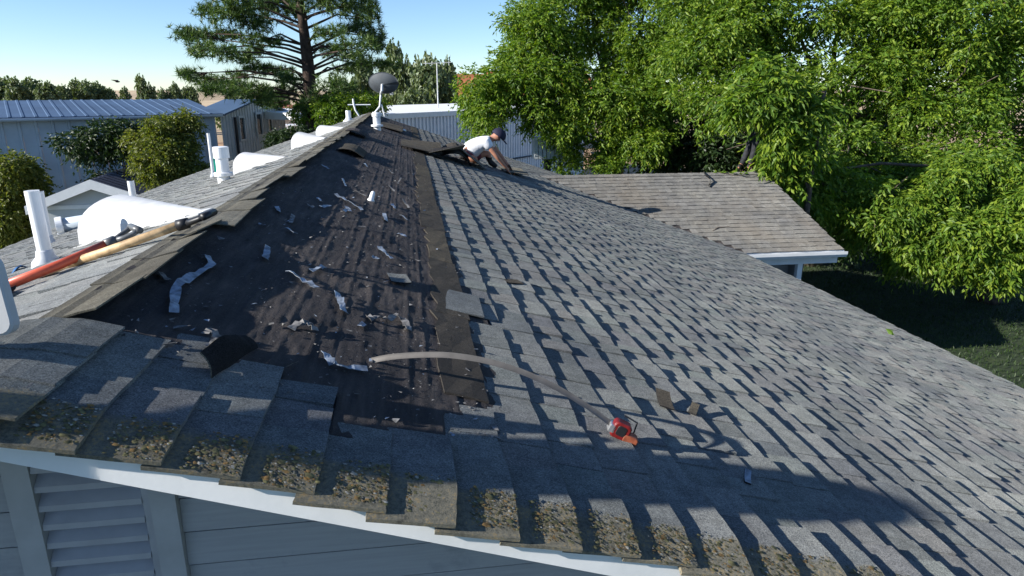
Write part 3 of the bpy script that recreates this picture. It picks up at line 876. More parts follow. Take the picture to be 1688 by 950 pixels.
p3 = PL(370, 300); pipe("vent_pipe", p3, 4.50, 0.052, "stout white vent pipe with wide cap beside teal box", collar=[(.05, .085, 1.5), (.2, .30, 1.25)], boot=False)
p3b = PL(352, 292); pipe("vent_pipe", p3b, 4.52, 0.018, "thin white vent pipe just left of the teal box")
p4 = PR(622, 214); pipe("vent_pipe", p4, 4.665, 0.062, "white vent pipe with round collar on the stripped felt near the dish", collar=[(.05, .085, 1.6), (.21, .27, 1.25)], boot=False)
p5 = PL(575, 200); pipe("vent_pipe", p5, 4.60, 0.055, "short white vent pipe at the far end of the ridge")
p6 = PL(105, 398); pipe("vent_pipe", (p1[0] - 1.05, p1[1] + 2.2, rz(p1[0] - 1.05)), 4.25, 0.02, "thin grey rod pipe right behind the tall vent pipe", boot=True)
# horizontal duct with round cap
dq = PY(99, 376, 7.2); dq[2] = max(dq[2], rz(dq[0]) + .09)
duct = empty("exhaust_duct", (dq[0], dq[1], rz(dq[0])), "white round capped exhaust duct lying on the left roof slope", "duct")
ux = np.array([.93, .36, .10]); ux /= np.linalg.norm(ux)
MB().lathe(dq, ux, [(0.02, .07), (.9, .07)], 24).build("duct_tube", M['bluewall'], duct, True)
MB().lathe(dq, ux, [(-.03, .05), (-.025, .088), (.03, .09), (.035, .072)], 28).build("end_cap", 'pvc', duct)
MB().box((dq[0] - .01, dq[1] - .06, rz(dq[0]) - .05), (dq[0] + .05, dq[1] + .06, dq[2] - .06)).build("bracket", 'lead', duct)
adopt(duct)
tb = PL(352, 288)
teal = MB().box((tb[0] - .04, tb[1] + .12, rz(tb[0]) - .03), (tb[0] + .10, tb[1] + .30, rz(tb[0]) + .20))
bx_ = empty("teal_box", (tb[0] + .05, tb[1] + .4, rz(tb[0])), "small teal plastic box behind the stout white vent pipe", "box")
teal.build("box_body", 'teal', bx_)
MB().box((tb[0] - .05, tb[1] + .11, rz(tb[0]) + .202), (tb[0] + .11, tb[1] + .31, rz(tb[0]) + .222)).build("lid", 'teal', bx_)
adopt(bx_)
# white half-cone hoods
def hood(tip_px, foot_px, top_px, hgt, label, cone=0.0):
    tip = PL(*tip_px)
    foot = tip.copy()
    for q in range(400):
        foot = tip + np.array([-.74, .67 if tip[1] < 5 else .35, 0]) * q * .005; foot[2] = rz(foot[0])
        if project(foot)[0] < foot_px[0]: break
    a = tip - foot; a[2] = 0; ln = np.linalg.norm(a); a /= ln
    perp = np.array([-a[1], a[0], 0]); perp = perp if perp[1] > 0 else -perp
    rad = hgt
    cen = foot + perp * rad; cen[2] = rz(cen[0])
    o = empty("roof_hood", (cen[0], cen[1], cen[2]), label, "roof hood", "white rounded hoods along the left slope")
    rows = []
    for i in range(13):
        s = i / 12
        c = cen * (1 - s) + (tip + perp * rad * .15) * s
        rr_ = rad * (1 - s) ** 0.95 + 0.004
        row = []
        for j in range(17):
            ang = math.pi * j / 16
            off = -perp * math.cos(ang) * rr_
            p = c + off; g = rz(p[0])
            hz = math.sin(ang) ** 0.6 * hgt * ((1 - s) ** 1.0) * 1.08
            row.append((p[0], p[1], g + .014 + hz))
        for q_, dd_ in ((0, -.035), (16, .035)):
            p = c - perp * math.cos(math.pi * q_ / 16) * rr_ + perp * dd_; (row.insert(0, (p[0], p[1], rz(p[0]) + .013)) if q_ == 0 else row.append((p[0], p[1], rz(p[0]) + .013)))
        rows.append(row)
    sheet("shell", rows, 0.006, 'hood', o)
    adopt(o)
    return o
hood((330, 356), (133, 412), (160, 338), .19, "large white rounded roof hood behind the two shovels")
hood((468, 262), (386, 292), (398, 249), .155, "white rounded roof hood beside the stout vent pipe")
hood((535, 230), (481, 252), (487, 220), .155, "white rounded roof hood third along the ridge")
hood((566, 212), (521, 220), (524, 201), .13, "white rounded roof hood farthest along the ridge")
# rounded white panel at the left edge, close to the camera
V = []; F = []
pc = PL(40, 548, .03)
o_ = np.array([pc[0], pc[1], pc[2] + .0])
ex = np.array([-.94, .06, .0]); ez = np.array([-.12, .12, .985]); ez /= np.linalg.norm(ez)
ey = np.cross(ex, ez)
w_, h_, cr_ = .36, .165, .028
prof = []
for cx, cy, a0 in ((cr_, cr_, 180), (w_ - cr_, cr_, 270), (w_ - cr_, h_ - cr_, 0), (cr_, h_ - cr_, 90)):
    for k in range(6):
        a = math.radians(a0 + 18 * k); prof.append((cx + cr_ * math.cos(a), cy + cr_ * math.sin(a)))
for dd, ins in ((0, .004), (.004, 0), (.026, 0), (.03, .004)):
    for (a, b) in prof:
        ca, cb = w_ / 2, h_ / 2
        V.append(o_ + ex * (a + (ins if a < ca else -ins)) + ez * (b + (ins if b < cb else -ins)) - ey * dd)
n = len(prof)
for q in range(3):
    for k in range(n): F.append((q * n + k, q * n + (k + 1) % n, (q + 1) * n + (k + 1) % n, (q + 1) * n + k))
F += [tuple(range(n - 1, -1, -1)), tuple(range(3 * n, 4 * n))]
tag(mesh("plastic_sign", V, F, 'hood'), "white round cornered plastic panel on the ridge at the left picture edge", "panel")
bq_ = PL(12, 456)
tag(sheet("blue_tarp", [[(bq_[0] - .1 + .03 * j, bq_[1] - .02 + .04 * i, rz(bq_[0] - .1 + .03 * j) + .012 + .02 * math.sin(j * 1.3 + i)) for j in range(6)] for i in range(4)], .003, 'blue'), "small scrap of blue tarp beside the shovels", "tarp")

# ------------------------------------------------------------------ shovels
def shovel(name, a, b, c, rad, mh, mg, label, bend, blade=True):
    """a: lower end, b: start of grip, c: grip end"""
    a, b, c = map(lambda p: np.array(p, float), (a, b, c))
    o = empty(name, a, label, "shovel", "long handled tools lying across the ridge")
    MB().tube([a, (a + b) / 2 - np.array([0, 0, .004]), b], [rad, rad * .97, rad * .95], 14).build("handle", mh, o, True)
    d = (c - b); d /= np.linalg.norm(d)
    side = np.cross(d, [0, 0, 1]); side /= np.linalg.norm(side)
    Lg = np.linalg.norm(c - b)
    MB().tube([b - d * .01, b + d * Lg * .28], [rad * 1.22, rad * 1.15], 14).build("ferrule", mg, o, True)
    # two arms of the D grip and the cross bar
    for s in (-1, 1):
        pts = [b + d * Lg * .22, b + d * Lg * .5 + side * s * .028 + np.array([0, 0, bend * .25]), b + d * Lg * .8 + side * s * .042 + np.array([0, 0, bend * .6]), b + d * Lg + side * s * .044 + np.array([0, 0, bend])]
        MB().tube(pts, [rad * .8, rad * .62, rad * .58, rad * .62], 10).build("grip_arm", mg, o, True)
    e = b + d * Lg + np.array([0, 0, bend])
    MB().tube([e - side * .055, e + side * .055], rad * .75, 12).build("grip_bar", mg, o, True)
    if blade:
        rows = []
        dn = (a - b); dn /= np.linalg.norm(dn)
        for i in range(6):
            row = []
            for j in range(7):
                s = (j - 3) / 3
                p = a + dn * (.30 * i / 5 - .02) + side * s * .10 * (1 - .25 * (i / 5) ** 3); p[2] = rz(p[0]) + .012 + .02 * s * s + .008
                row.append(p)
            rows.append(row)
        sheet("blade", rows, .003, 'blackplastic', o)
    adopt(o); return o
sa = PL(8, 472, .045); sb_ = PL(178, 402, .05); sc_ = PL(224, 384, .05)
shovel("shovel", sa, sb_, sc_, .0185, 'redhandle', 'greygrip', "shovel with orange red handle and grey grip, nearer the camera", .018)
ta = PL(62, 452, .03); tb_ = PL(297, 371, .04); tc_ = PL(345, 359, .03)
shovel("shovel", ta, tb_, tc_, .0175, 'wood', 'blackplastic', "shovel with tan wooden handle and black grip, touching the ridge cap", .012, False)

# ------------------------------------------------------------------ tape measure
Tt = PR(612, 595, .004); K = PR(1040, 735)
pn = np.cross(K - Tt, [0, 0, 1.0])
arc = [(612, 595), (635, 590), (660, 587), (700, 585), (740, 585), (800, 594), (860, 612), (920, 640), (970, 671), (1012, 703)]
pts = [onplane(x, y, pn, Tt) for x, y in arc]
tape = empty("tape_measure", K, "tape measure with red case and arched grey blade on the shingles", "tape measure")
# resample
dense = []
for i in range(len(pts) - 1):
    for k in range(4): dense.append(pts[i] + (pts[i + 1] - pts[i]) * k / 4)
dense.append(pts[-1]); dense = np.array(dense)
for _ in range(3): dense[1:-1] = (dense[:-2] + 2 * dense[1:-1] + dense[2:]) / 4
rows = []
wdir = np.cross(K - Tt, [0, 0, 1.0]); wdir /= np.linalg.norm(wdir); wdir = np.array([0.05, .62, .78])
for i, p in enumerate(dense):
    tn = dense[min(i + 1, len(dense) - 1)] - dense[max(i - 1, 0)]; tn /= np.linalg.norm(tn)
    w = wdir - tn * np.dot(wdir, tn); w /= np.linalg.norm(w); nrm = np.cross(tn, w)
    nrm = nrm if nrm[2] > 0 else -nrm
    rows.append([p + w * (.0088 * s) + nrm * (.0016 * s * s) for s in (-1, -.5, 0, .5, 1)])
sheet("blade", rows, .0008, 'blade', tape)
e0 = dense[0]
MB().box(e0 + np.array([-.006, -.010, -.008]), e0 + np.array([.004, .010, .004])).build("hook", 'metalbright', tape)
tn = (dense[-1] - dense[-6]); tn /= np.linalg.norm(tn); tn[2] = -.38; tn /= np.linalg.norm(tn)
sd_ = np.cross(tn, [0, 0, 1]); sd_ /= np.linalg.norm(sd_); up_ = np.cross(sd_, tn)
def case(name, l0, l1, z0, z1, w, m, rnd=.012):
    prof = []
    for cx, cy, a0 in ((l0 + rnd, z0 + rnd, 180), (l1 - rnd, z0 + rnd, 270), (l1 - rnd, z1 - rnd, 0), (l0 + rnd, z1 - rnd, 90)):
        for k in range(5):
            a = math.radians(a0 + 22.5 * k); prof.append((cx + rnd * math.cos(a), cy + rnd * math.sin(a)))
    V = []; F = []; c0 = dense[-1]
    n = len(prof)
    for s, k in ((-1, .86), (-.8, 1), (.8, 1), (1, .86)):
        for a, b in prof:
            ca, cb = (l0 + l1) / 2, (z0 + z1) / 2
            V.append(c0 + tn * (ca + (a - ca) * k) + up_ * (cb + (b - cb) * k) + sd_ * (s * w / 2))
    for q in range(3):
        for k in range(n): F.append((q * n + k, q * n + (k + 1) % n, (q + 1) * n + (k + 1) % n, (q + 1) * n + k))
    F += [tuple(range(n - 1, -1, -1)), tuple(range(3 * n, 4 * n))]
    return MB().add(V, F).build(name, m, tape)
case("case", -.006, .050, -.026, .026, .034, 'casered')
case("rubber_back", .034, .084, -.027, .000, .036, 'caseorange', .010)
case("face_plate", .006, .038, -.016, .020, .0365, 'blackplastic', .009)
case("mouth", -.016, .004, -.016, .010, .034, 'metalbright', .004)
# belt clip
MB().tube([dense[-1] + tn * .02 + up_ * .036 - sd_ * .024, dense[-1] + tn * .066 + up_ * .03 - sd_ * .028, dense[-1] + tn * .075 - up_ * .02 - sd_ * .026], .0028, 8).build("belt_clip", 'blackplastic', tape)
adopt(tape)

# ------------------------------------------------------------------ scraps on the felt
def ribbon(pts_px, w, m, label, group=None, lift=.012, name="film_strip", cat="film strip", seed=0):
    r = random.Random(seed)
    P = [PR(x, y) for x, y in pts_px]
    d = []
    for i in range(len(P) - 1):
        for k in range(4): d.append(P[i] + (P[i + 1] - P[i]) * k / 4)
    d.append(P[-1]); rows = []
    for i, p in enumerate(d):
        tn_ = d[min(i + 1, len(d) - 1)] - d[max(i - 1, 0)]; tn_ /= np.linalg.norm(tn_)
        s_ = np.cross(tn_, FR[3]); s_ /= np.linalg.norm(s_)
        ht = .011 + lift * abs(math.sin(1.3 * i + seed)) * (.4 + .6 * r.random())
        tw = .35 * math.sin(.8 * i + seed * 2)
        ww = w * (.8 + .35 * r.random())
        rows.append([p + FR[3] * (ht + ww * k * tw + .002) + s_ * ww * k for k in (-.5, 0, .5)])
    return tag(sheet(name, rows, .0012, m), label, cat, group)
G_ = "torn strips lying on the bare felt"
big = [
 ([(338, 426), (348, 443), (318, 462), (289, 479), (286, 500), (285, 524)], .026, 'film', "long bent blue grey film strip nearest the ridge, left of the others"),
 ([(533, 590), (545, 608), (560, 612), (603, 617)], .022, 'film', "blue white film strip left of the tape measure hook"),
 ([(552, 325), (575, 337), (596, 350)], .02, 'film', "slanting grey film strip left of the small white cap"),
 ([(473, 452), (495, 466), (520, 482)], .022, 'film', "slanting pale film strip in the middle of the felt"),
 ([(553, 488), (560, 505), (566, 524)], .024, 'film', "upright blue grey film strip below the slanting one"),
 ([(604, 532), (618, 530), (640, 533), (652, 526), (664, 535), (672, 551)], .022, 'film2', "curled grey scrap with hanging tail above the tape blade"),
 ([(478, 550), (490, 540), (505, 541), (518, 552)], .024, 'film2', "arched grey scrap left of the tape measure"),
 ([(440, 412), (438, 424), (435, 434)], .026, 'film', "short square blue film scrap near the ridge shadow"),
 ([(624, 412), (633, 422), (645, 431)], .022, 'film', "pale folded film scrap above the loose shingle"),
 ([(511, 452), (524, 448), (534, 446)], .022, 'film', "small bright film scrap lying level in the middle of the felt"),
 ([(335, 560), (345, 555), (356, 562), (352, 575), (342, 584)], .024, 'film2', "crumpled grey scrap at the near edge of the stripped patch"),
]
for i, (pp_, w, m_, lb) in enumerate(big): ribbon(pp_, w, m_, lb, G_, seed=i)
small = [[(482, 360), (478, 372)], [(455, 345), (459, 354)], [(564, 297), (569, 311)], [(641, 310), (649, 318)], [(632, 356), (636, 368)], [(660, 358), (672, 367)], [(663, 332), (673, 346)], [(612, 428), (624, 432)],
         [(470, 380), (486, 390)], [(502, 340), (516, 346)], [(527, 345), (543, 343)], [(425, 374), (436, 376)], [(585, 318), (604, 327)], [(660, 390), (667, 394)], [(600, 272), (606, 279)], [(640, 282), (647, 289)], [(570, 345), (576, 352)], [(522, 330), (530, 337)], [(672, 288), (683, 289)], [(530, 275), (541, 281)],
         [(645, 340), (652, 349)], [(262, 455), (275, 470)], [(590, 545), (600, 540)], [(566, 352), (574, 348)], [(655, 305), (660, 296)]]
for i, pp_ in enumerate(small):
    ribbon(pp_, .016 if pp_[0][1] < 340 else .02, 'film' if i % 3 else 'film2', "small torn film scrap scattered on the bare felt", "small torn film scraps on the bare felt", .008, "film_scrap", "film scrap", i + 20)
cpt = PR(611, 332)
capo = empty("plumbing_plug", cpt, "small shiny white cap standing on the bare felt", "cap")
MB().lathe(cpt + FR[3] * .004, FR[3], [(0, .026), (.006, .024), (.012, .018), (.05, .016), (.062, .012), (.068, .004)], 16).build("cap_body", 'pvc', capo, True); adopt(capo)
cpt = PR(666, 216)
tag(MB().lathe(cpt + FR[3] * .004, FR[3], [(0, .045), (.01, .045), (.02, .03), (.03, .012)], 14).build("roof_button", 'pvc', None, True), "tiny white cap on far felt right of the collared vent pipe", "cap")
def loose(px_, ln_, wd, ang, m, label, name="loose_shingle", lift=.01, curl=.02):
    c = PR(*px_); a = math.radians(ang); rows = []
    for i in range(6):
        row = []
        for j in range(5):
            u = (i / 5 - .5) * ln_; v = (j / 4 - .5) * wd
            du_, dv_ = u * math.cos(a) - v * math.sin(a), u * math.sin(a) + v * math.cos(a)
            row.append(c + FR[1] * dv_ + FR[2] * du_ + FR[3] * (.014 + lift + curl * (i / 5) ** 2))
        rows.append(row)
    return tag(sheet(name, rows, .005, m, None, 'underside'), label, "shingle", "loose shingle pieces")
loose((655, 466), .085, .115, 12, 'shingle', "loose grey shingle piece lying on felt above the tape blade", lift=.004, curl=.012)
loose((1092, 668), .12, .055, 80, 'headlap', "brown torn shingle chip right of the tape measure", lift=.004, curl=.02)
loose((1140, 683), .07, .03, 60, 'headlap', "narrow brown sliver at far right of the tape measure", lift=.002)
loose((1228, 797), .05, .02, 70, 'film', "pale sliver on the shingles at the edge of the big shadow", lift=.002)
loose((845, 468), .10, .06, 30, 'headlap', "dark brown crumb patch among the grey shingles right of the felt", lift=.0, curl=.004)

# debris on the wing
def PWg(x, y, h=0.): return onplane(x, y, (0, -T, 1), (0, WY, WZ + h))
q = [PWg(1160, 284, .02), PWg(1163, 290, .10), PWg(1171, 296, .07), PWg(1171, 303, .02), PWg(1168, 308, .015)]
rows = [[p + np.array([.02 * s, .05 * s, .02 * abs(s)]) for s in (-1, 0, 1)] for p in q]
tag(sheet("curled_strip", rows, .005, 'underside'), "black curled shingle strip standing on the wing roof ridge", "shingle strip")
q = [PWg(1175, 381, .012), PWg(1185, 375, .015), PWg(1203, 374, .014)]
tag(MB().tube(q, [.008, .011, .006], 6).build("twig", 'bark'), "small brown twig on the middle of the wing roof", "twig")

# ------------------------------------------------------------------ satellite dish
dc = PY(632, 137, 16.2)
dish = empty("satellite_dish", PY(617, 190, 16.2), "grey satellite dish on a white mast at the far ridge end", "satellite dish")
ax_ = np.array([.30, .90, .34]); ax_ /= np.linalg.norm(ax_)
sx = np.cross(ax_, [0, 0, 1]); sx /= np.linalg.norm(sx); sy = np.cross(sx, ax_)
rows = []
for i in range(9):
    rr_ = i / 8; row = []
    for k in range(33):
        a = 2 * math.pi * k / 32
        row.append(dc + sx * .355 * rr_ * math.cos(a) + sy * .245 * rr_ * math.sin(a) + ax_ * (.085 * rr_ * rr_ - .08))
    rows.append(row)
sheet("reflector", rows[0:1] * 0 + rows, .008, 'dish', dish).data.shade_smooth()
ft = PY(628, 163, 16.2); ft2 = PY(617, 188, 16.2)
MB().tube([dc - ax_ * .09, dc - ax_ * .13 - np.array([0, 0, .12]), ft + np.array([0, 0, .1])], .028, 10).build("bracket", 'galv', dish)
MB().tube([ft + np.array([.01, 0, .16]), PY(626, 176, 16.2), PY(612, 193, 16.2)], .022, 10).build("mast", 'pvc', dish)
MB().tube([PY(629, 172, 16.2), PY(634, 192, 16.2)], .014, 8).build("strut", 'pvc', dish)
MB().tube([dc - sy * .2 + ax_ * .0, dc - sy * .38 + ax_ * .4], .012, 8).build("feed_arm", 'galv', dish)
MB().box(dc - sy * .38 + ax_ * .4 - .04, dc - sy * .38 + ax_ * .4 + .04).build("feed_horn", 'galv', dish)
adopt(dish)
# bent antenna post left of the dish
an = empty("antenna_post", PY(590, 190, 17.2), "thin white bent antenna post with crossbar left of the dish", "antenna")
MB().tube([PY(592, 191, 17.2), PY(586, 182, 17.2), PY(583, 172, 17.2), PY(582, 163, 17.2)], .022, 8).build("post", 'pvc', an)
MB().tube([PY(573, 173, 17.2), PY(611, 173, 17.2)], .014, 8).build("crossbar", 'pvc', an); adopt(an)

# ------------------------------------------------------------------ people
def skin(name, P, E, rad, m, parent, root=0, sub=2):
    me = bpy.data.meshes.new(name); me.from_pydata([tuple(map(float, p)) for p in P], E, []); me.materials.append(M[m])
    o = bpy.data.objects.new(name, me); link(o, parent)
    mod = o.modifiers.new("skin", 'SKIN'); mod.use_smooth_shade = True
    if not me.skin_vertices: pass
    sv = me.skin_vertices[0].data
    for i, r_ in enumerate(rad):
        sv[i].radius = (r_, r_) if not hasattr(r_, '__len__') else r_
        sv[i].use_root = (i == root)
    s = o.modifiers.new("sub", 'SUBSURF'); s.levels = sub; s.render_levels = sub
    return o
class Sk:
    def __init__(s): s.P = []; s.R = []; s.E = []
    def v(s, p, r, to=None):
        s.P.append(np.array(p, float)); s.R.append(r); i = len(s.P) - 1
        if to is not None: s.E.append((to, i))
        return i
wk = empty("person", PR(800, 279), "person crouching on the roof in white t-shirt, maroon shorts and dark cap", "person")
yn, yf, ym = 11.12, 11.46, 11.29
J = dict(pel=PY(770, 257, ym), sp=PY(779, 243, ym), ch=PY(793, 233, ym), nk=PY(808, 229.5, ym), hb=PY(813, 227.5, ym), hd=PY(820, 225, ym), ht=PY(823.5, 223.5, ym),
         rs=PY(802, 235, yn), re=PY(819, 258, yn - .02), rw=PY(833, 275, yn + .05), rh=PY(837, 281, yn + .07),
         ls=PY(806, 233, yf), le=PY(824, 256, yf + .05), lw=PY(838, 274, yf + .03), lh=PY(843, 281, yf + .02),
         rhip=PY(768, 259, yn + .07), rk=PY(786, 273, yn), ra=PY(768, 267.5, yn + .03), rt=PY(760, 265, yn + .03),
         lhip=PY(770, 259, yf - .07), lk=PY(804, 253, yf), la=PY(806, 274, yf), lt=PY(817, 279, yf - .03))
def on_roof(p, h):
    p = p.copy(); p[2] = max(p[2], rz(p[0]) + h); return p
for k_, h_ in (('rk', .06), ('ra', .05), ('rt', .03), ('la', .09), ('lt', .045), ('rh', .03), ('lh', .05)): J[k_] = on_roof(J[k_], h_)
J['la'][2] = rz(J['la'][0]) + .10; J['lt'][2] = rz(J['lt'][0]) + .05; J['rk'][2] = rz(J['rk'][0]) + .065; J['ra'][2] = rz(J['ra'][0]) + .055; J['rt'][2] = rz(J['rt'][0]) + .035
b = Sk()
pel = b.v(J['pel'], .115); sp_ = b.v(J['sp'], .115, pel); ch = b.v(J['ch'], .12, sp_); nk = b.v(J['nk'], .055, ch); hb = b.v(J['hb'], .058, nk)
hd = b.v(J['hd'], .092, hb); htp = b.v(J['ht'], .075, hd)
for sname in 'rl':
    s1 = b.v(J[sname + 's'], .058, ch); e1 = b.v(J[sname + 'e'], .042, s1); w1 = b.v(J[sname + 'w'], .028, e1); h1 = b.v(J[sname + 'h'], (.036, .02), w1)
    dv = J[sname + 'h'] - J[sname + 'w']; dv /= np.linalg.norm(dv)
    for fi in range(4):
        off = np.array([0, (fi - 1.5) * .021, 0]); ln_ = (.05, .06, .057, .045)[fi]
        f1 = b.v(J[sname + 'h'] + off + dv * .035, .0095, h1); f2 = b.v(J[sname + 'h'] + off + dv * (.035 + ln_ * .5) + np.array([.012, 0, -.004]), .0085, f1)
        b.v(J[sname + 'h'] + off + dv * (.03 + ln_ * .8) + np.array([.006, 0, -.02]), .0075, f2)
    t1 = b.v(J[sname + 'w'] + dv * .03 + np.array([.01, -.032 if sname == 'l' else .032, 0]), .011, w1); b.v(J[sname + 'w'] + dv * .07 + np.array([.016, -.045 if sname == 'l' else .045, 0]), .009, t1)
    hp = b.v(J[sname + 'hip'], .092, pel); kn = b.v(J[sname + 'k'], .062, hp)
    cf = b.v(J[sname + 'k'] * .62 + J[sname + 'a'] * .38, .056, kn); an_ = b.v(J[sname + 'a'], .038, cf); b.v(J[sname + 't'], .034, an_)
body = skin("body", b.P, b.E, b.R, 'skin', wk, pel)
# nose and ear are small lumps of the head; face looks to the right and down
fdir = np.array([.80, 0, -.60]); fup = np.array([.60, 0, .80]); hc = J['hd'] * .6 + J['ht'] * .4
MB().lathe(hc + fdir * .085 - fup * .005, fdir, [(0, .016), (.018, .013), (.028, .005)], 8).build("nose", 'skin', wk, True)
MB().lathe(hc + np.array([0, -.085, 0]) - fdir * .015, np.array([0, -1, 0]), [(0, .022), (.008, .026), (.016, .014)], 10).build("ear", 'skin', wk, True)
sh = Sk()
a0 = sh.v(J['pel'] + (J['sp'] - J['pel']) * .12, (.150, .165)); a1 = sh.v(J['sp'], (.150, .170), a0); a2 = sh.v(J['ch'], (.150, .165), a1); a3 = sh.v(J['nk'] * .62 + J['ch'] * .38, .085, a2)
for sname in 'rl':
    q1 = sh.v(J[sname + 's'], .088, a2); sh.v(J[sname + 's'] * .5 + J[sname + 'e'] * .5, .078, q1)
skin("t_shirt", sh.P, sh.E, sh.R, 'shirt', wk, a0)
so = Sk()
c0 = so.v(J['pel'] + (J['sp'] - J['pel']) * .25, .125); c1 = so.v(J['pel'], .142, c0)
for sname in 'rl':
    c2 = so.v(J[sname + 'hip'], .112, c1); so.v(J[sname + 'hip'] * .28 + J[sname + 'k'] * .72, .094, c2)
skin("shorts", so.P, so.E, so.R, 'shorts', wk, c1)
def uvball(c, rx, ry, rz_, ax0, ax1, ax2, half=None, n=16, m_=10):
    V = []; F = []
    top = math.pi if half is None else half
    for i in range(m_ + 1):
        t = top * i / m_
        for k in range(n):
            a = 2 * math.pi * k / n
            V.append(c + ax0 * rx * math.sin(t) * math.cos(a) + ax1 * ry * math.sin(t) * math.sin(a) + ax2 * rz_ * math.cos(t))
    for i in range(m_):
        for k in range(n): F.append((i * n + k, i * n + (k + 1) % n, (i + 1) * n + (k + 1) % n, (i + 1) * n + k))
    return V, F
V, F = uvball(hc + fup * .012, .125, .108, .118, fdir, np.array([0, 1.0, 0]), fup, 1.75)
capm = mesh("cap", V, F, 'hat', wk, True)
rows = [[hc + fdir * (.105 + .085 * i / 4) + np.array([0, (j - 3) / 3 * .085 * math.cos(.8 * i / 4), 0]) + fup * (.008 - .012 * abs((j - 3) / 3) ** 2 - .02 * i / 4) for j in range(7)] for i in range(5)]
sheet("cap_brim", rows, .006, 'hat', capm)
for sname in 'rl':
    a, t_ = J[sname + 'a'], J[sname + 't']
    d_ = t_ - a; d_ /= np.linalg.norm(d_)
    bs = Sk(); i0 = bs.v(a + np.array([0, 0, .05]) - d_ * .01, .05); i1 = bs.v(a - d_ * .02, .056, i0); i2 = bs.v(a + d_ * .10, .048, i1); bs.v(t_ + d_ * .03, .036, i2)
    skin("boot", bs.P, bs.E, bs.R, 'boot', wk, i1, 1)
adopt(wk)
# hook knife / flat bar in the hand
hb_ = J['lh']
tool = empty("pry_bar", hb_, "thin dark pry bar held under the shingle by the crouching person", "pry bar")
MB().tube([J['lw'] + np.array([.02, -.05, .0]), on_roof(J['lh'] + np.array([.03, -.03, -.05]), .03), on_roof(J['lh'] + np.array([.15, -.01, -.12]), .015)], [.011, .010, .008], 8).build("bar", 'blackplastic', tool)
MB().tube([J['lw'] + np.array([.0, -.055, .03]), J['lw'] + np.array([.025, -.05, -.01])], .014, 8).build("grip", 'blackplastic', tool)
adopt(tool)

# second person, mostly behind leaves on the wing roof
p0 = PY(1229, 279, 13.52); p0[2] = wz(13.52)
w2 = empty("person", p0, "person in charcoal trousers standing half hidden by leaves on the wing roof", "person")
gz = wz(13.52)
Q = dict(pel=PY(1246, 214, 13.5), sp=PY(1249, 200, 13.5), ch=PY(1253, 181, 13.5), nk=PY(1257, 166, 13.5), hd=PY(1259, 156, 13.5), ht=PY(1260, 149, 13.5),
         lh=PY(1243, 216, 13.6), lk=PY(1234, 246, 13.65), la=PY(1222, 272, 13.66), lt=PY(1217, 277, 13.6), rh=PY(1250, 216, 13.42), rk=PY(1245, 244, 13.36), ra=PY(1237, 271, 13.36), rt=PY(1233, 277, 13.28),
         rs=PY(1248, 176, 13.3), re=PY(1243, 190, 13.22), rw=PY(1240, 197, 13.1), rhd=PY(1238, 203, 13.05), ls=PY(1260, 176, 13.7), le=PY(1272, 190, 13.75), lw=PY(1285, 185, 13.7), lhd=PY(1292, 182, 13.66))
b = Sk()
pel = b.v(Q['pel'], .10); s1 = b.v(Q['sp'], .10, pel); c1 = b.v(Q['ch'], .115, s1); n1 = b.v(Q['nk'], .055, c1); h1 = b.v(Q['hd'], .088, n1); b.v(Q['ht'], .075, h1)
for s in 'rl':
    a = b.v(Q[s + 's'], .055, c1); e = b.v(Q[s + 'e'], .042, a); w = b.v(Q[s + 'w'], .03, e); hh = b.v(Q[s + 'hd'], .034, w)
    dv = Q[s + 'hd'] - Q[s + 'w']; dv /= np.linalg.norm(dv)
    for fi in range(4): b.v(Q[s + 'hd'] + dv * .07 + np.array([(fi - 1.5) * .02, 0, -.015]), .009, hh)
    b.v(Q[s + 'hd'] + np.array([.0, -.05, -.02]), .01, hh)
    hp = b.v(Q[s + 'h'], .085, pel); k = b.v(Q[s + 'k'], .06, hp); an_ = b.v(Q[s + 'a'], .04, k); b.v(Q[s + 't'], .035, an_)
skin("body", b.P, b.E, b.R, 'skin', w2, pel)
b = Sk(); pel = b.v(Q['pel'] + np.array([0, 0, .06]), .12); p_ = b.v(Q['pel'], .125, pel)
for s in 'rl':
    hp = b.v(Q[s + 'h'], .105, p_); k = b.v(Q[s + 'k'], .075, hp); b.v(Q[s + 'a'] + np.array([0, 0, -.01]), .062, k)
skin("trousers", b.P, b.E, b.R, 'jeans', w2, p_)
b = Sk(); a0 = b.v(Q['pel'] + np.array([0, 0, .10]), .128); a1 = b.v(Q['sp'], .13, a0); a2 = b.v(Q['ch'], .135, a1)
for s in 'rl':
    q1 = b.v(Q[s + 's'], .075, a2); b.v(Q[s + 'e'], .06, q1)
skin("shirt", b.P, b.E, b.R, 'tan', w2, a1)
V, F = uvball(Q['hd'] * .5 + Q['ht'] * .5 + np.array([0, .01, .015]), .098, .10, .105, np.array([1., 0, 0]), np.array([0, 1., 0]), np.array([0, 0, 1.]), 1.6)
mesh("hair", V, F, 'hair', w2, True)
for s in 'rl':
    bs = Sk(); i1 = bs.v(Q[s + 'a'], .055); bs.v(Q[s + 't'], .045, i1); skin("boot", bs.P, bs.E, bs.R, 'boot', w2, i1, 1)
adopt(w2)

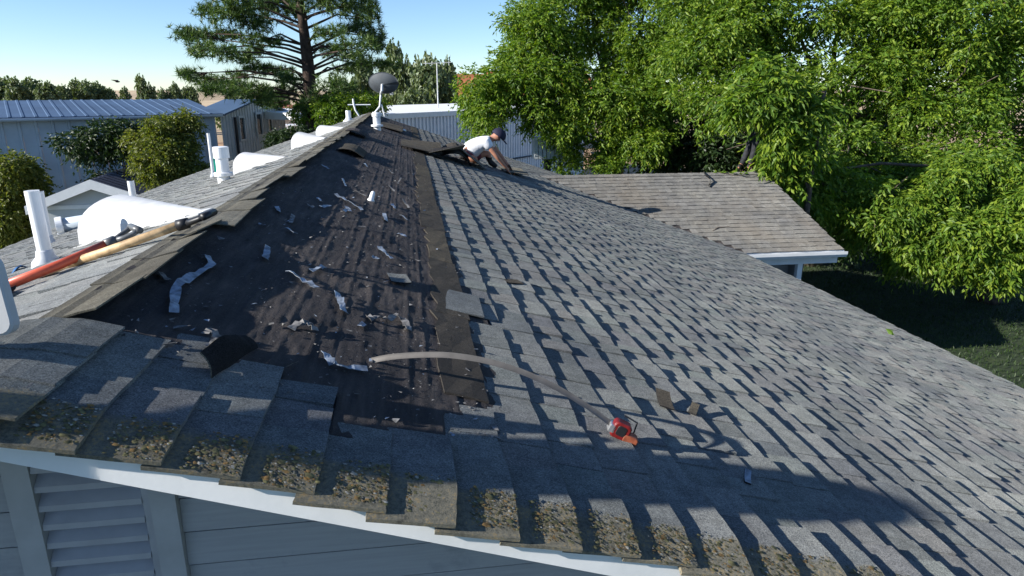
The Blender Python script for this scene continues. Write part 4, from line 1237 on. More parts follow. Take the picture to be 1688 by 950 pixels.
# ------------------------------------------------------------------ added shadow caster outside the gable, out of view; its shadow crosses the rake
caster_x, caster_y = -1.2, 0.96
caster_o = empty("shadow_caster", (caster_x, caster_y, 0), "added unseen shadow caster, tall metal pole with cowl outside the front gable", "shadow caster")
MB().lathe((caster_x, caster_y, 0), (0, 0, 1), [(0, .045), (5.20, .045)], 20).build("caster_pole", 'galv', caster_o, True)
MB().lathe((caster_x, caster_y, 5.18), (0, 0, 1), [(0, .05), (.03, .10), (.06, .13), (.22, .15), (.28, .12), (.33, .02)], 24).build("drumhead", 'galv', caster_o, True)
for z in (1.2, 2.6, 3.7): MB().box((caster_x - .015, caster_y + .03, z), (caster_x + .015, WALLY, z + .03)).build("caster_bracket", 'galv', caster_o)
adopt(caster_o)

# ------------------------------------------------------------------ background buildings
def wall_panel(o, A, B, z0, z1f, step, rib, depth, m, outward, name="wall_panel"):
    """ribbed metal wall from A to B as separate panels"""
    A = np.array(A, float); B = np.array(B, float); dv = B - A; ln_ = np.linalg.norm(dv[:2]); dv /= ln_
    out = np.array([outward[0], outward[1], 0.]); out /= np.linalg.norm(out)
    n = max(1, int(ln_ / step))
    for i in range(n):
        a = ln_ * i / n; b_ = ln_ * (i + 1) / n
        prof = [(a, 0), (b_ - rib * 2, 0), (b_ - rib * 1.5, depth), (b_ - rib * .5, depth), (b_ - .002, 0)]
        V = []; F = []
        for (s, dd) in prof:
            p = A + dv * s + out * dd; V.append((p[0], p[1], z0)); V.append((p[0], p[1], z1f(s / ln_)))
        for k in range(len(prof) - 1): F.append((2 * k, 2 * k + 2, 2 * k + 3, 2 * k + 1))
        mesh(name, V, F, m, o)
A = np.array([-17.5, 19.45, 0]); B = np.array([-5.75, 25.55, 0]); dv = (B - A) / np.linalg.norm(B - A); nb = np.array([dv[1], -dv[0], 0])   # towards the camera
back = -nb
mbld = empty("metal_building", (A + B) / 2, "long blue grey metal building with blue ribbed roof at left", "building")
wall_panel(mbld, A, B, 0, lambda s: 4.18, .42, .05, .045, 'bluewall', nb)
nr = 40; Lr = np.linalg.norm(B - A)
MB().hexa([tuple(A + nb * .25 + np.array([0, 0, 4.16])), tuple(B + nb * .25 + dv * .2 + np.array([0, 0, 4.16])), tuple(B + back * 5 + dv * .2 + np.array([0, 0, 4.58])), tuple(A + back * 5 + np.array([0, 0, 4.58])),
           tuple(A + nb * .25 + np.array([0, 0, 4.22])), tuple(B + nb * .25 + dv * .2 + np.array([0, 0, 4.22])), tuple(B + back * 5 + dv * .2 + np.array([0, 0, 4.64])), tuple(A + back * 5 + np.array([0, 0, 4.64]))]).build("roof", 'blueroof', mbld)
roof_ob = mbld.children
rib_me = None
for i in range(nr):
    p = A + dv * (Lr * (i + .5) / nr) + nb * .26; q_ = p + back * 5.26
    V = []
    for (pt, z) in ((p, 4.222), (q_, 4.642)):
        for s, hh in ((-.05, 0), (-.03, .016), (.03, .016), (.05, 0)): V.append(tuple(pt + dv * s + np.array([0, 0, z + hh - .002])))
    mesh("roof_rib", V, [(0, 1, 5, 4), (1, 2, 6, 5), (2, 3, 7, 6), (0, 3, 2, 1), (4, 5, 6, 7)], 'blueroof', mbld)
MB().tube([A + nb * .3 + np.array([0, 0, 4.15]), B + nb * .3 + dv * .2 + np.array([0, 0, 4.15])], .05, 6).build("eave_trim", M['bluewall'], mbld)
bw = B + back * 10
mesh("end_wall", [tuple(B), tuple(bw), tuple(bw + np.array([0, 0, 4.2])), tuple(B + back * 5 + np.array([0, 0, 4.56])), tuple(B + np.array([0, 0, 4.16]))], [(0, 1, 2, 3, 4)], 'bluewall', mbld)
MB().hexa([tuple(A + back * 5.01 + np.array([0, 0, 4.58])), tuple(B + back * 5.01 + dv * .2 + np.array([0, 0, 4.58])), tuple(B + back * 10.2 + dv * .2 + np.array([0, 0, 4.16])), tuple(A + back * 10.2 + np.array([0, 0, 4.16])),
           tuple(A + back * 5.01 + np.array([0, 0, 4.63])), tuple(B + back * 5.01 + dv * .2 + np.array([0, 0, 4.63])), tuple(B + back * 10.2 + dv * .2 + np.array([0, 0, 4.21])), tuple(A + back * 10.2 + np.array([0, 0, 4.21]))]).build("roof", 'blueroof', mbld)
adopt(mbld)
# grey gable-ended building with three narrow windows
c0 = np.array([-5.62, 25.75, 0]); c1 = np.array([-4.15, 29.9, 0]); dg = (c1 - c0) / np.linalg.norm(c1 - c0); Lg = np.linalg.norm(c1 - c0)
og = np.array([dg[1], -dg[0], 0]); 
gb = empty("grey_building", (c0 + c1) / 2, "grey panelled building with three narrow windows left of the pine trunk", "building")
topf = lambda s: 4.12 + .46 * (1 - abs(s - .5) / .5)
wall_panel(gb, c0, c1, 0, topf, .17, .03, .025, 'greywall', og)
bkk = -og
for s0, s1_ in ((0, .5), (.5, 1)):
    a, b_ = c0 + dg * Lg * s0, c0 + dg * Lg * s1_
    za, zb_ = topf(s0) + .02, topf(s1_) + .02
    e_ = .18
    MB().hexa([tuple(a + og * e_ + np.array([0, 0, za])), tuple(b_ + og * e_ + np.array([0, 0, zb_])), tuple(b_ + bkk * 1.2 + np.array([0, 0, zb_])), tuple(a + bkk * 1.2 + np.array([0, 0, za])),
               tuple(a + og * e_ + np.array([0, 0, za + .06])), tuple(b_ + og * e_ + np.array([0, 0, zb_ + .06])), tuple(b_ + bkk * 1.2 + np.array([0, 0, zb_ + .06])), tuple(a + bkk * 1.2 + np.array([0, 0, za + .06]))]).build("roof", 'blueroof', gb)
for (pxs, pys) in (((393, 404), (195, 229)), ((421, 432), (189, 221)), ((440, 448), (187, 215))):
    a = onplane(pxs[0], pys[0], og, c0 + og * .03); b_ = onplane(pxs[1], pys[1], og, c0 + og * .03)
    zt, zbm = a[2], b_[2]
    a[2] = b_[2] = 0
    wv_ = MB().hexa([tuple(a + np.array([0, 0, zbm])), tuple(b_ + np.array([0, 0, zbm])), tuple(b_ + bkk * .05 + np.array([0, 0, zbm])), tuple(a + bkk * .05 + np.array([0, 0, zbm])),
               tuple(a + np.array([0, 0, zt])), tuple(b_ + np.array([0, 0, zt])), tuple(b_ + bkk * .05 + np.array([0, 0, zt])), tuple(a + bkk * .05 + np.array([0, 0, zt]))]).build("window", 'glass', gb)
    u_ = (b_ - a) / np.linalg.norm(b_ - a); L_ = np.linalg.norm(b_ - a)
    def bar(s0, s1, z0, z1):
        p, q2 = a + u_ * s0 + og * .002, a + u_ * s1 + og * .002
        MB().hexa([tuple(p + np.array([0, 0, z0])), tuple(p + og * .05 + np.array([0, 0, z0])), tuple(q2 + og * .05 + np.array([0, 0, z0])), tuple(q2 + np.array([0, 0, z0])),
                   tuple(p + np.array([0, 0, z1])), tuple(p + og * .05 + np.array([0, 0, z1])), tuple(q2 + og * .05 + np.array([0, 0, z1])), tuple(q2 + np.array([0, 0, z1]))]).build("frame", 'shedwall', wv_)
    bar(-.06, L_ + .06, zbm - .08, zbm - .002); bar(-.06, L_ + .06, zt + .002, zt + .08); bar(-.06, -.002, zbm, zt); bar(L_ + .002, L_ + .06, zbm, zt)
dp = onplane(388, 200, og, c0 + og * .08)
MB().tube([(dp[0], dp[1], 0), (dp[0], dp[1], 4.05)], .05, 8).build("downpipe", 'blackplastic', gb)
adopt(gb)
# small white shed with dark ribbed roof
s0 = PZ(149, 300, 2.8); s1 = PZ(225, 273, 2.8); dr = s1 - s0; Ls = np.linalg.norm(dr[:2]); dr[2] = 0; dr /= np.linalg.norm(dr)
sw = np.array([dr[1], -dr[0], 0]); hw = 1.5
shed = empty("shed", (s0 + s1) / 2 * np.array([1, 1, 0]), "small white gabled shed with dark ribbed metal roof", "shed")
def sp(al, ac, z): return tuple(s0 * np.array([1, 1, 0]) + dr * al + sw * ac + np.array([0, 0, z]))
ze_ = 2.8 - .6
MB().add([sp(.25, -hw + .2, 0), sp(.25, hw - .2, 0), sp(.25, hw - .2, ze_), sp(.25, 0, 2.72), sp(.25, -hw + .2, ze_)], [(0, 1, 2, 3, 4)]).build("front_wall", 'shedwall', shed)
MB().add([sp(.26, hw - .2, 0), sp(Ls, hw - .2, 0), sp(Ls, hw - .2, ze_), sp(.26, hw - .2, ze_)], [(0, 1, 2, 3)]).build("side_wall", 'shedwall', shed)
MB().add([sp(.26, -hw + .2, 0), sp(Ls, -hw + .2, 0), sp(Ls, -hw + .2, ze_), sp(.26, -hw + .2, ze_)], [(0, 1, 2, 3)]).build("side_wall", 'shedwall', shed)
for s in (-1, 1):
    rf = MB().hexa([sp(0, 0, 2.78), sp(Ls, 0, 2.78), sp(Ls, s * hw, ze_ - .02), sp(0, s * hw, ze_ - .02), sp(0, 0, 2.82), sp(Ls, 0, 2.82), sp(Ls, s * hw, ze_ + .02), sp(0, s * hw, ze_ + .02)]).build("roof", 'shedroof', shed)
    for k in range(14):
        al = .12 + (Ls - .2) * k / 13
        MB().hexa([sp(al - .03, 0, 2.819), sp(al + .03, 0, 2.819), sp(al + .03, s * hw, ze_ + .019), sp(al - .03, s * hw, ze_ + .019), sp(al - .02, 0, 2.865), sp(al + .02, 0, 2.865), sp(al + .02, s * hw, ze_ + .065), sp(al - .02, s * hw, ze_ + .065)]).build("roof_rib", 'shedroof', rf)
    MB().hexa([sp(-.05, 0, 2.62), sp(-.003, 0, 2.62), sp(-.003, s * (hw + .05), ze_ - .17), sp(-.05, s * (hw + .05), ze_ - .17), sp(-.05, 0, 2.86), sp(-.003, 0, 2.86), sp(-.003, s * (hw + .05), ze_ + .05), sp(-.05, s * (hw + .05), ze_ + .05)]).build("barge_board", 'white', shed)
MB().hexa([sp(.20, -hw + .2, ze_ - .1), sp(.245, -hw + .2, ze_ - .1), sp(.245, hw - .2, ze_ - .1), sp(.20, hw - .2, ze_ - .1), sp(.20, -hw + .2, ze_), sp(.245, -hw + .2, ze_), sp(.245, hw - .2, ze_), sp(.20, hw - .2, ze_)]).build("trim_board", 'white', shed)
MB().hexa([sp(.19, -.15, 1.55), sp(.245, -.15, 1.55), sp(.245, .55, 1.55), sp(.19, .55, 1.55), sp(.19, -.15, 1.75), sp(.245, -.15, 1.75), sp(.245, .55, 1.75), sp(.19, .55, 1.75)]).build("sign_board", 'white', shed)
adopt(shed)
# white corrugated building behind the house
f0 = np.array([-1.6, 25.9, 0]); f1 = np.array([11.5, 41.5, 0]); df = (f1 - f0) / np.linalg.norm(f1 - f0); of = np.array([df[1], -df[0], 0])
of = of if np.dot(of, CAM - f0) > 0 else -of
cf_ = empty("corrugated_building", (f0 + f1) / 2, "white corrugated steel building with white parapet behind the roof", "building")
wall_panel(cf_, f0, f1, 0, lambda s: 3.95, .24, .045, .05, 'whitemetal', of)
MB().hexa([tuple(f0 + of * .09 + np.array([0, 0, 3.9])), tuple(f1 + of * .09 + np.array([0, 0, 3.9])), tuple(f1 - of * 6 + np.array([0, 0, 3.9])), tuple(f0 - of * 6 + np.array([0, 0, 3.9])),
           tuple(f0 + of * .09 + np.array([0, 0, 4.10])), tuple(f1 + of * .09 + np.array([0, 0, 4.10])), tuple(f1 - of * 6 + np.array([0, 0, 4.22])), tuple(f0 - of * 6 + np.array([0, 0, 4.22]))]).build("roof_edge", 'white', cf_)
MB().tube([f0 + of * .12 + np.array([0, 0, 1.6]), f1 + of * .12 + np.array([0, 0, 1.6])], .04, 6).build("rail", 'blackplastic', cf_)
adopt(cf_)
# grey cooler cabinet at the back
k0 = PY(905, 233, 21.0)
cab = empty("metal_cabinet", (k0[0], 21.2, 0), "beige ribbed metal cabinet on a post beyond the crouching person", "cabinet")
for i in range(7):
    MB().box((k0[0] - .45 + .13 * i, 21.0, k0[2] - .55), (k0[0] - .34 + .13 * i, 21.5, k0[2] + .05)).build("panel", 'shedwall', cab)
MB().box((k0[0] - .5, 20.95, k0[2] + .052), (k0[0] + .5, 21.6, k0[2] + .12)).build("top", 'white', cab)
MB().box((k0[0] - .1, 21.15, 0), (k0[0] + .1, 21.35, k0[2] - .552)).build("post", 'blackplastic', cab); adopt(cab)
# distant houses
def cottage(D, pxc, pyw, wid, hgt, rm, wm, label, rh=1.8, ang=.5):
    c = PD(pxc, pyw, D); o = empty("distant_house", (c[0], c[1], 0), label, "house")
    ca, sa_ = math.cos(ang), math.sin(ang)
    f = lambda x, y, z: (c[0] + x * ca - y * sa_, c[1] + x * sa_ + y * ca, z)
    w, dp_ = wid, wid * .7
    MB().hexa([f(-w, -dp_, 0), f(w, -dp_, 0), f(w, dp_, 0), f(-w, dp_, 0), f(-w, -dp_, hgt), f(w, -dp_, hgt), f(w, dp_, hgt), f(-w, dp_, hgt)]).build("wall", wm, o)
    for s in (-1, 1):
        MB().hexa([f(-w - .4, s * (dp_ + .4), hgt - .15), f(w + .4, s * (dp_ + .4), hgt - .15), f(w + .4, 0, hgt + rh), f(-w - .4, 0, hgt + rh), f(-w - .4, s * (dp_ + .4), hgt + .02), f(w + .4, s * (dp_ + .4), hgt + .02), f(w + .4, 0, hgt + rh + .18), f(-w - .4, 0, hgt + rh + .18)]).build("roof", rm, o)
    MB().add([f(-w, -dp_, hgt), f(-w, dp_, hgt), f(-w, 0, hgt + rh)], [(0, 1, 2)]).build("gable", wm, o)
    MB().add([f(w, -dp_, hgt), f(w, dp_, hgt), f(w, 0, hgt + rh)], [(0, 2, 1)]).build("gable", wm, o)
    for x in (-.5, .3):
        MB().hexa([f(w * x, -dp_ - .03, 1), f(w * x + 1, -dp_ - .03, 1), f(w * x + 1, -dp_ - .001, 1), f(w * x, -dp_ - .001, 1), f(w * x, -dp_ - .03, 2.2), f(w * x + 1, -dp_ - .03, 2.2), f(w * x + 1, -dp_ - .001, 2.2), f(w * x, -dp_ - .001, 2.2)]).build("window", 'glass', o)
    adopt(o); return o
cottage(62, 800, 160, 3.6, 4.2, 'orangeroof', 'stucco', "distant house with orange roof left of the big leafy tree", 1.9, .25)
cottage(72, 885, 135, 5.0, 4.6, 'orangeroof', 'stucco', "distant house with orange roof glimpsed through the big tree", 2.0, .2)
cottage(90, 606, 155, 3.0, 2.8, 'lead', 'stucco', "distant low house with grey roof left of the dish", 1.3, .3)
cottage(70, 478, 165, 4.0, 2.6, 'rust', 'stucco', "distant low house with rust red roof behind the pine trunk", 0.8, .2)
# white trailer left of the pine trunk
tr = PZ(500, 214, 2.0)
tl = empty("white_trailer", (tr[0], tr[1], 0), "white flat topped trailer left of the pine trunk", "trailer")
MB().box((tr[0] - 2.2, tr[1], .6), (tr[0] + 1.2, tr[1] + 2, 2.35)).build("box_body", 'pvc', tl)
for s in (-1.4, .6): MB().lathe((tr[0] + s, tr[1] - .02, .35), (0, 1, 0), [(0, .35), (.2, .35)], 16).build("wheel", 'blackplastic', tl)
adopt(tl)
# mast behind the trees line
am = PD(722, 172, 34)
ma = empty("antenna_mast", (am[0], am[1], 0), "thin pale antenna mast with crossarm before the far trees", "mast")
mt = PD(722, 104, 34)
MB().tube([(am[0], am[1], 0), (am[0], am[1], mt[2])], [.035, .025], 8).build("pole", 'galv', ma)
MB().tube([PD(698, 105, 34), PD(744, 103, 34)], .014, 6).build("crossarm", 'galv', ma)
for xx in (702, 712, 732, 740): MB().tube([PD(xx, 101, 34), PD(xx, 108, 34)], .01, 5).build("element", 'galv', ma)
adopt(ma)
bp = PD(194, 135, 60)
bird = empty("bird", bp, "tiny dark bird flying in the clear sky at left", "bird")
V, F = uvball(bp, .16, .06, .06, np.array([.95, .3, .05]), np.array([-.3, .95, 0]), np.array([0, 0, 1.]), None, 8, 6)
mesh("body", V, F, 'boot', bird, True)
for s in (-1, 1):
    sheet("wing", [[bp + np.array([.07 - .12 * j + .04 * i * 0, 0, .03]) + np.array([-.05 * i, s * .12 * i, .035 * i]) for j in range(3)] for i in range(4)], .01, 'boot', bird)
adopt(bird)

# ------------------------------------------------------------------ vegetation
def leaves(C, D, Ln, Wd, seed, droop=.35):
    """one folded two-triangle leaf per row of C (base) and D (axis)"""
    r = np.random.default_rng(seed); n = len(C)
    D = D + np.array([0, 0, -1.0]) * droop; D /= np.linalg.norm(D, axis=1, keepdims=True) + 1e-9
    A = r.normal(size=(n, 3)); S = np.cross(D, A); S /= np.linalg.norm(S, axis=1, keepdims=True) + 1e-9
    Nn = np.cross(S, D)
    Ln = np.broadcast_to(np.asarray(Ln, float), (n,))[:, None]; Wd = np.broadcast_to(np.asarray(Wd, float), (n,))[:, None]
    tip = C + D * Ln - np.array([0, 0, 1.]) * Ln * .12
    mid = C + D * Ln * .45
    l = mid + S * Wd * .5 + Nn * Wd * .18; rr_ = mid - S * Wd * .5 + Nn * Wd * .18
    V = np.stack([C, l, tip, rr_], 1).reshape(-1, 3)
    b = np.arange(n) * 4
    Tn = np.concatenate([np.stack([b, b + 2, b + 1], 1), np.stack([b, b + 3, b + 2], 1)])
    return V, Tn
def crown(blobs, nspray, nleaf, ln_, wd, seed, spray=.32, shell=2.4, droop=.35, comp=True):
    """blobs (cx,cy,cz,rx,ry,rz); sprays of leaflets on drooping stalks"""
    r = np.random.default_rng(seed); B = np.array(blobs, float)
    vol = (B[:, 3] * B[:, 4] * B[:, 5]) ** (2 / 3); pr = vol / vol.sum()
    which = r.choice(len(B), nspray, p=pr)
    dirn = r.normal(size=(nspray, 3)); dirn /= np.linalg.norm(dirn, axis=1, keepdims=True)
    rad = r.uniform(0.05, 1, nspray) ** (1 / shell) * r.normal(1, .09, nspray)
    P = B[which, :3] + dirn * rad[:, None] * B[which, 3:6]
    ax = dirn + r.normal(size=(nspray, 3)) * .55; ax[:, 2] -= .25
    ax /= np.linalg.norm(ax, axis=1, keepdims=True)
    sl = spray * r.uniform(.6, 1.35, nspray)
    side = np.cross(ax, [0, 0, 1.0]); side /= np.linalg.norm(side, axis=1, keepdims=True) + 1e-6
    Cs = []; Ds = []; Ls_ = []
    for k in range(nleaf):
        t = (k // 2 + 1) / (nleaf // 2 + 1)
        s = 1 if k % 2 else -1
        c = P + ax * (sl * t)[:, None] - np.array([0, 0, 1.]) * (sl * t * t * .35)[:, None] + r.normal(size=P.shape) * .012
        dd = ax * .55 + side * s * .8 * (1 if k < nleaf - 1 else .1) + r.normal(size=P.shape) * .28
        Cs.append(c); Ds.append(dd / np.linalg.norm(dd, axis=1, keepdims=True)); Ls_.append(ln_ * r.uniform(.7, 1.25, nspray))
    C = np.concatenate(Cs); D = np.concatenate(Ds); Ls_ = np.concatenate(Ls_)
    return leaves(C, D, Ls_, Ls_ * wd / ln_, seed + 1, droop)
def clump(blobs, k, seed, fr=.40):
    r = random.Random(seed); out = []
    for (cx, cy, cz, rx, ry, rz_) in blobs:
        for _ in range(k):
            v = np.array([r.gauss(0, 1), r.gauss(0, 1), r.gauss(0, 1)]); v /= np.linalg.norm(v); q = r.uniform(.35, .95); g = fr * r.uniform(.65, 1.3)
            out.append((cx + v[0] * rx * q, cy + v[1] * ry * q, cz + v[2] * rz_ * q, rx * g, ry * g, rz_ * g * .85))
    return out
def tree(name, base, height_trunk, blobs, nspray, nleaf, ln_, wd, label, m, seed, trunk_r=.2, group=None, barkm='bark', spray=.32, limbs=None, cat="tree", shell=2.4, droop=.35, nclump=0):
    o = empty(name, base, label, cat, group)
    base = np.array(base, float); r = random.Random(seed)
    top = base + np.array([r.uniform(-.2, .2), r.uniform(-.2, .2), height_trunk])
    mb = MB().tube([base - np.array([0, 0, .1]), base + (top - base) * .3 + np.array([r.uniform(-.1, .1), r.uniform(-.1, .1), 0]), base + (top - base) * .65, top], [trunk_r * 1.2, trunk_r, trunk_r * .85, trunk_r * .6], 10)
    mb.build("trunk", barkm, o, True)
    lm = MB()
    for (cx, cy, cz, rx, ry, rz_) in blobs:
        c = np.array([cx, cy, cz]); t = r.uniform(.6, 1.0); st = base + (top - base) * t
        mid = (st + c) / 2 + np.array([r.uniform(-.2, .2), r.uniform(-.2, .2), .12 * np.linalg.norm(c - st)])
        rr_ = trunk_r * .3
        bz = [st * (1 - q) ** 2 + 2 * mid * q * (1 - q) + c * q * q + np.array([r.uniform(-.05, .05), r.uniform(-.05, .05), r.uniform(-.04, .04)]) * (0 < q < 1) for q in (0, .2, .4, .6, .8, 1)]
        lm.tube(bz, [rr_, rr_ * .85, rr_ * .7, rr_ * .55, rr_ * .4, rr_ * .2], 7, False)
        for _ in range(5):
            e = c + np.array([r.gauss(0, 1) * rx * .55, r.gauss(0, 1) * ry * .55, r.gauss(0, 1) * rz_ * .55])
            lm.tube([mid * .3 + c * .7, (c + e) / 2 + np.array([0, 0, .08]), e], [rr_ * .3, rr_ * .2, .008], 5, False)
    lm.build("limbs", barkm, o, True)
    V, Tn = crown(clump(blobs, nclump, seed) if nclump else blobs, nspray, nleaf, ln_, wd, seed, spray, shell, droop)
    npmesh("crown", V, None, Tn, m, o)
    adopt(o); return o
def blob(px_, py_, Y, rpx, rpy, ry=None):
    c = PY(px_, py_, Y); dpt = np.dot(c - CAM, np.array([math.sin(YAW) * math.cos(PITCH), math.cos(YAW) * math.cos(PITCH), -math.sin(PITCH)]))
    rx, rz_ = rpx * dpt / FPX, rpy * dpt / FPX
    return (c[0], c[1], c[2], rx, ry or (rx + rz_) / 2, rz_)
# big tree left half (behind the worker)
bl1 = [blob(880, 60, 21, 75, 60), blob(960, 20, 21.5, 95, 70), blob(1050, 60, 21, 85, 75), blob(905, 135, 20.5, 85, 55), blob(985, 150, 20.5, 80, 60), blob(820, 165, 20.5, 52, 55), blob(800, 205, 21, 35, 32), blob(1060, 170, 20, 70, 60),
       blob(935, 215, 20.5, 45, 30), blob(930, 255, 21, 28, 30), blob(1030, 225, 20, 40, 40), blob(1000, 265, 20.3, 28, 32), blob(1075, 230, 19.5, 45, 35), blob(850, 105, 21, 35, 40), blob(1080, -30, 22, 110, 60), blob(950, -50, 22, 90, 50), blob(780, 175, 21, 22, 30), blob(890, 190, 21, 40, 24)]
b1 = PZ(1010, 292, 0) * 0 + np.array([7.4, 21.3, 0])
tree("leafy_tree", b1, 4.6, bl1, 17000, 9, .12, .048, "big leafy bright green tree behind the crouching person", 'leaf', 101, .24, "large leafy trees right of the roof", nclump=13, droop=.32)
# big tree right half (nearer, hangs over the lawn)
bl2 = [blob(1500, -20, 17.5, 120, 60), blob(1480, 100, 17.8, 90, 50), blob(1650, 10, 17, 100, 70), blob(1240, 100, 18.5, 70, 60), blob(1190, 60, 18, 95, 80), blob(1300, 20, 18, 110, 80), blob(1420, 60, 17.5, 110, 80), blob(1560, 40, 17, 120, 90), blob(1680, 80, 16.5, 90, 110), blob(1210, 160, 17.5, 75, 60), blob(1330, 140, 17, 85, 60), blob(1450, 160, 16.5, 90, 60), blob(1580, 170, 16, 95, 70),
       blob(1290, 230, 16, 60, 45), blob(1400, 245, 15.5, 50, 40), blob(1430, 285, 15, 60, 36), blob(1360, 275, 15, 40, 30), blob(1500, 260, 15.5, 85, 55), blob(1620, 280, 15, 90, 70), blob(1180, -40, 19, 110, 60), blob(1400, -60, 18.5, 150, 70), blob(1620, -60, 18, 140, 80), blob(1150, 110, 18, 60, 55), blob(1710, 220, 16, 70, 90)]
tree("leafy_tree", (12.6, 18.2, 0), 4.4, bl2, 21000, 9, .125, .05, "huge leafy green tree filling the right side behind the wing roof", 'leaf', 102, .32, "large leafy trees right of the roof", nclump=13, droop=.32)
# nearer drooping tree over the lawn
bl3 = [blob(1360, 320, 13.8, 70, 42), blob(1290, 300, 13.9, 38, 26), blob(1440, 350, 13.3, 75, 55), blob(1540, 370, 12.8, 75, 60), blob(1620, 400, 12.2, 55, 55), blob(1690, 370, 12.2, 50, 80), blob(1500, 410, 12.8, 42, 36), blob(1640, 440, 12, 36, 34), blob(1560, 310, 13.2, 90, 50), blob(1660, 310, 12.8, 60, 60)]
tree("leafy_tree", (14.8, 14.0, 0), 3.4, bl3, 8500, 9, .122, .049, "low drooping leafy tree over the dark lawn beside the wing", 'leaf', 103, .2, "large leafy trees right of the roof", droop=.6, nclump=9)
bl5 = [blob(1274, 250, 13.1, 15, 34), blob(1278, 195, 13.0, 20, 26), blob(1252, 162, 13.1, 36, 22), blob(1220, 172, 13.3, 14, 20), blob(1285, 140, 13.2, 34, 28), blob(1310, 250, 13.2, 28, 42), blob(1320, 180, 13.2, 36, 40), blob(1240, 130, 13.6, 40, 30), blob(1300, 290, 13.2, 26, 24)]
tree("leafy_sapling", (8.95, 13.1, 0), 5.0, bl5, 1900, 9, .15, .058, "slim leafy tree at the wing gable hiding the standing person's upper body", 'leaf', 110, .07, "large leafy trees right of the roof", nclump=7, droop=.5)
# undergrowth under the trees; the dark leaf colour holds the shade
bl4 = [blob(1120, 262, 20.5, 70, 26), blob(1130, 215, 21.5, 60, 40), blob(1210, 225, 20.5, 60, 50), blob(1420, 225, 19.5, 70, 50), blob(1480, 290, 19, 80, 50), blob(1300, 270, 19, 60, 40), blob(1180, 250, 19.5, 50, 34), blob(1390, 385, 17, 45, 28), blob(1330, 350, 17.5, 60, 40), blob(1430, 340, 18, 70, 50), blob(1560, 330, 19, 120, 70), blob(1680, 330, 19, 80, 80)]
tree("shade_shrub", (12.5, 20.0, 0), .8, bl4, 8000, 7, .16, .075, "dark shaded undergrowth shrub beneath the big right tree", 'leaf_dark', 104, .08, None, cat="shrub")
# shrubs at left
bs1 = [blob(25, 300, 20.5, 55, 45), blob(38, 345, 20.5, 36, 45), blob(0, 350, 20.2, 40, 55), blob(30, 385, 20.2, 40, 25), blob(66, 330, 20.5, 12, 36)]
c_ = PY(30, 380, 20.5); tree("shrub", (c_[0], c_[1], 0), 1.6, bs1, 4600, 7, .10, .048, "yellow green shrub at the far left edge behind the roof", 'leaf_shrub', 105, .06, nclump=8, group= "shrubs by the metal building", cat="shrub", spray=.22)
bs2 = [blob(280, 225, 19.5, 55, 38), blob(265, 262, 19, 48, 36), blob(310, 265, 19.2, 34, 40), blob(250, 240, 19.3, 34, 36), blob(300, 200, 19.8, 30, 16), blob(325, 290, 19, 22, 20)]
c_ = PY(285, 290, 19.3); tree("shrub", (c_[0], c_[1], 0), 1.8, bs2, 4200, 7, .09, .042, "rounded yellow green shrub between metal building and vent pipe", 'leaf_shrub', 106, .07, nclump=8, group= "shrubs by the metal building", cat="shrub", spray=.24)
bs3 = [blob(125, 232, 20, 30, 11), blob(165, 218, 20, 34, 10), blob(200, 212, 20, 26, 9), blob(150, 248, 20, 34, 12), blob(200, 240, 20, 30, 16), blob(215, 225, 20, 20, 14), blob(180, 292, 20.5, 30, 8)]
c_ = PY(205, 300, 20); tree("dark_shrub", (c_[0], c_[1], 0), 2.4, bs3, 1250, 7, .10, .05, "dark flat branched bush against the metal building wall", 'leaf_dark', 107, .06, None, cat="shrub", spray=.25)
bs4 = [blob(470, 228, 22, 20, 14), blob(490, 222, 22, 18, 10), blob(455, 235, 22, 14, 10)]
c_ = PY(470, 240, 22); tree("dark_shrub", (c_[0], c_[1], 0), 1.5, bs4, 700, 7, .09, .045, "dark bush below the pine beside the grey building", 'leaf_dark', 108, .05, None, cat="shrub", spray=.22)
bs5 = [blob(560, 175, 24, 35, 16), blob(600, 170, 25, 35, 12), blob(545, 190, 24, 24, 14), blob(575, 192, 24, 22, 10), blob(500, 185, 25, 16, 16)]
c_ = PY(565, 195, 24); tree("shrub", (c_[0], c_[1], 0), 2.0, bs5, 1700, 7, .10, .05, "bright green shrub left of the satellite dish behind the ridge", 'leaf', 109, .06, None, cat="shrub", spray=.25)

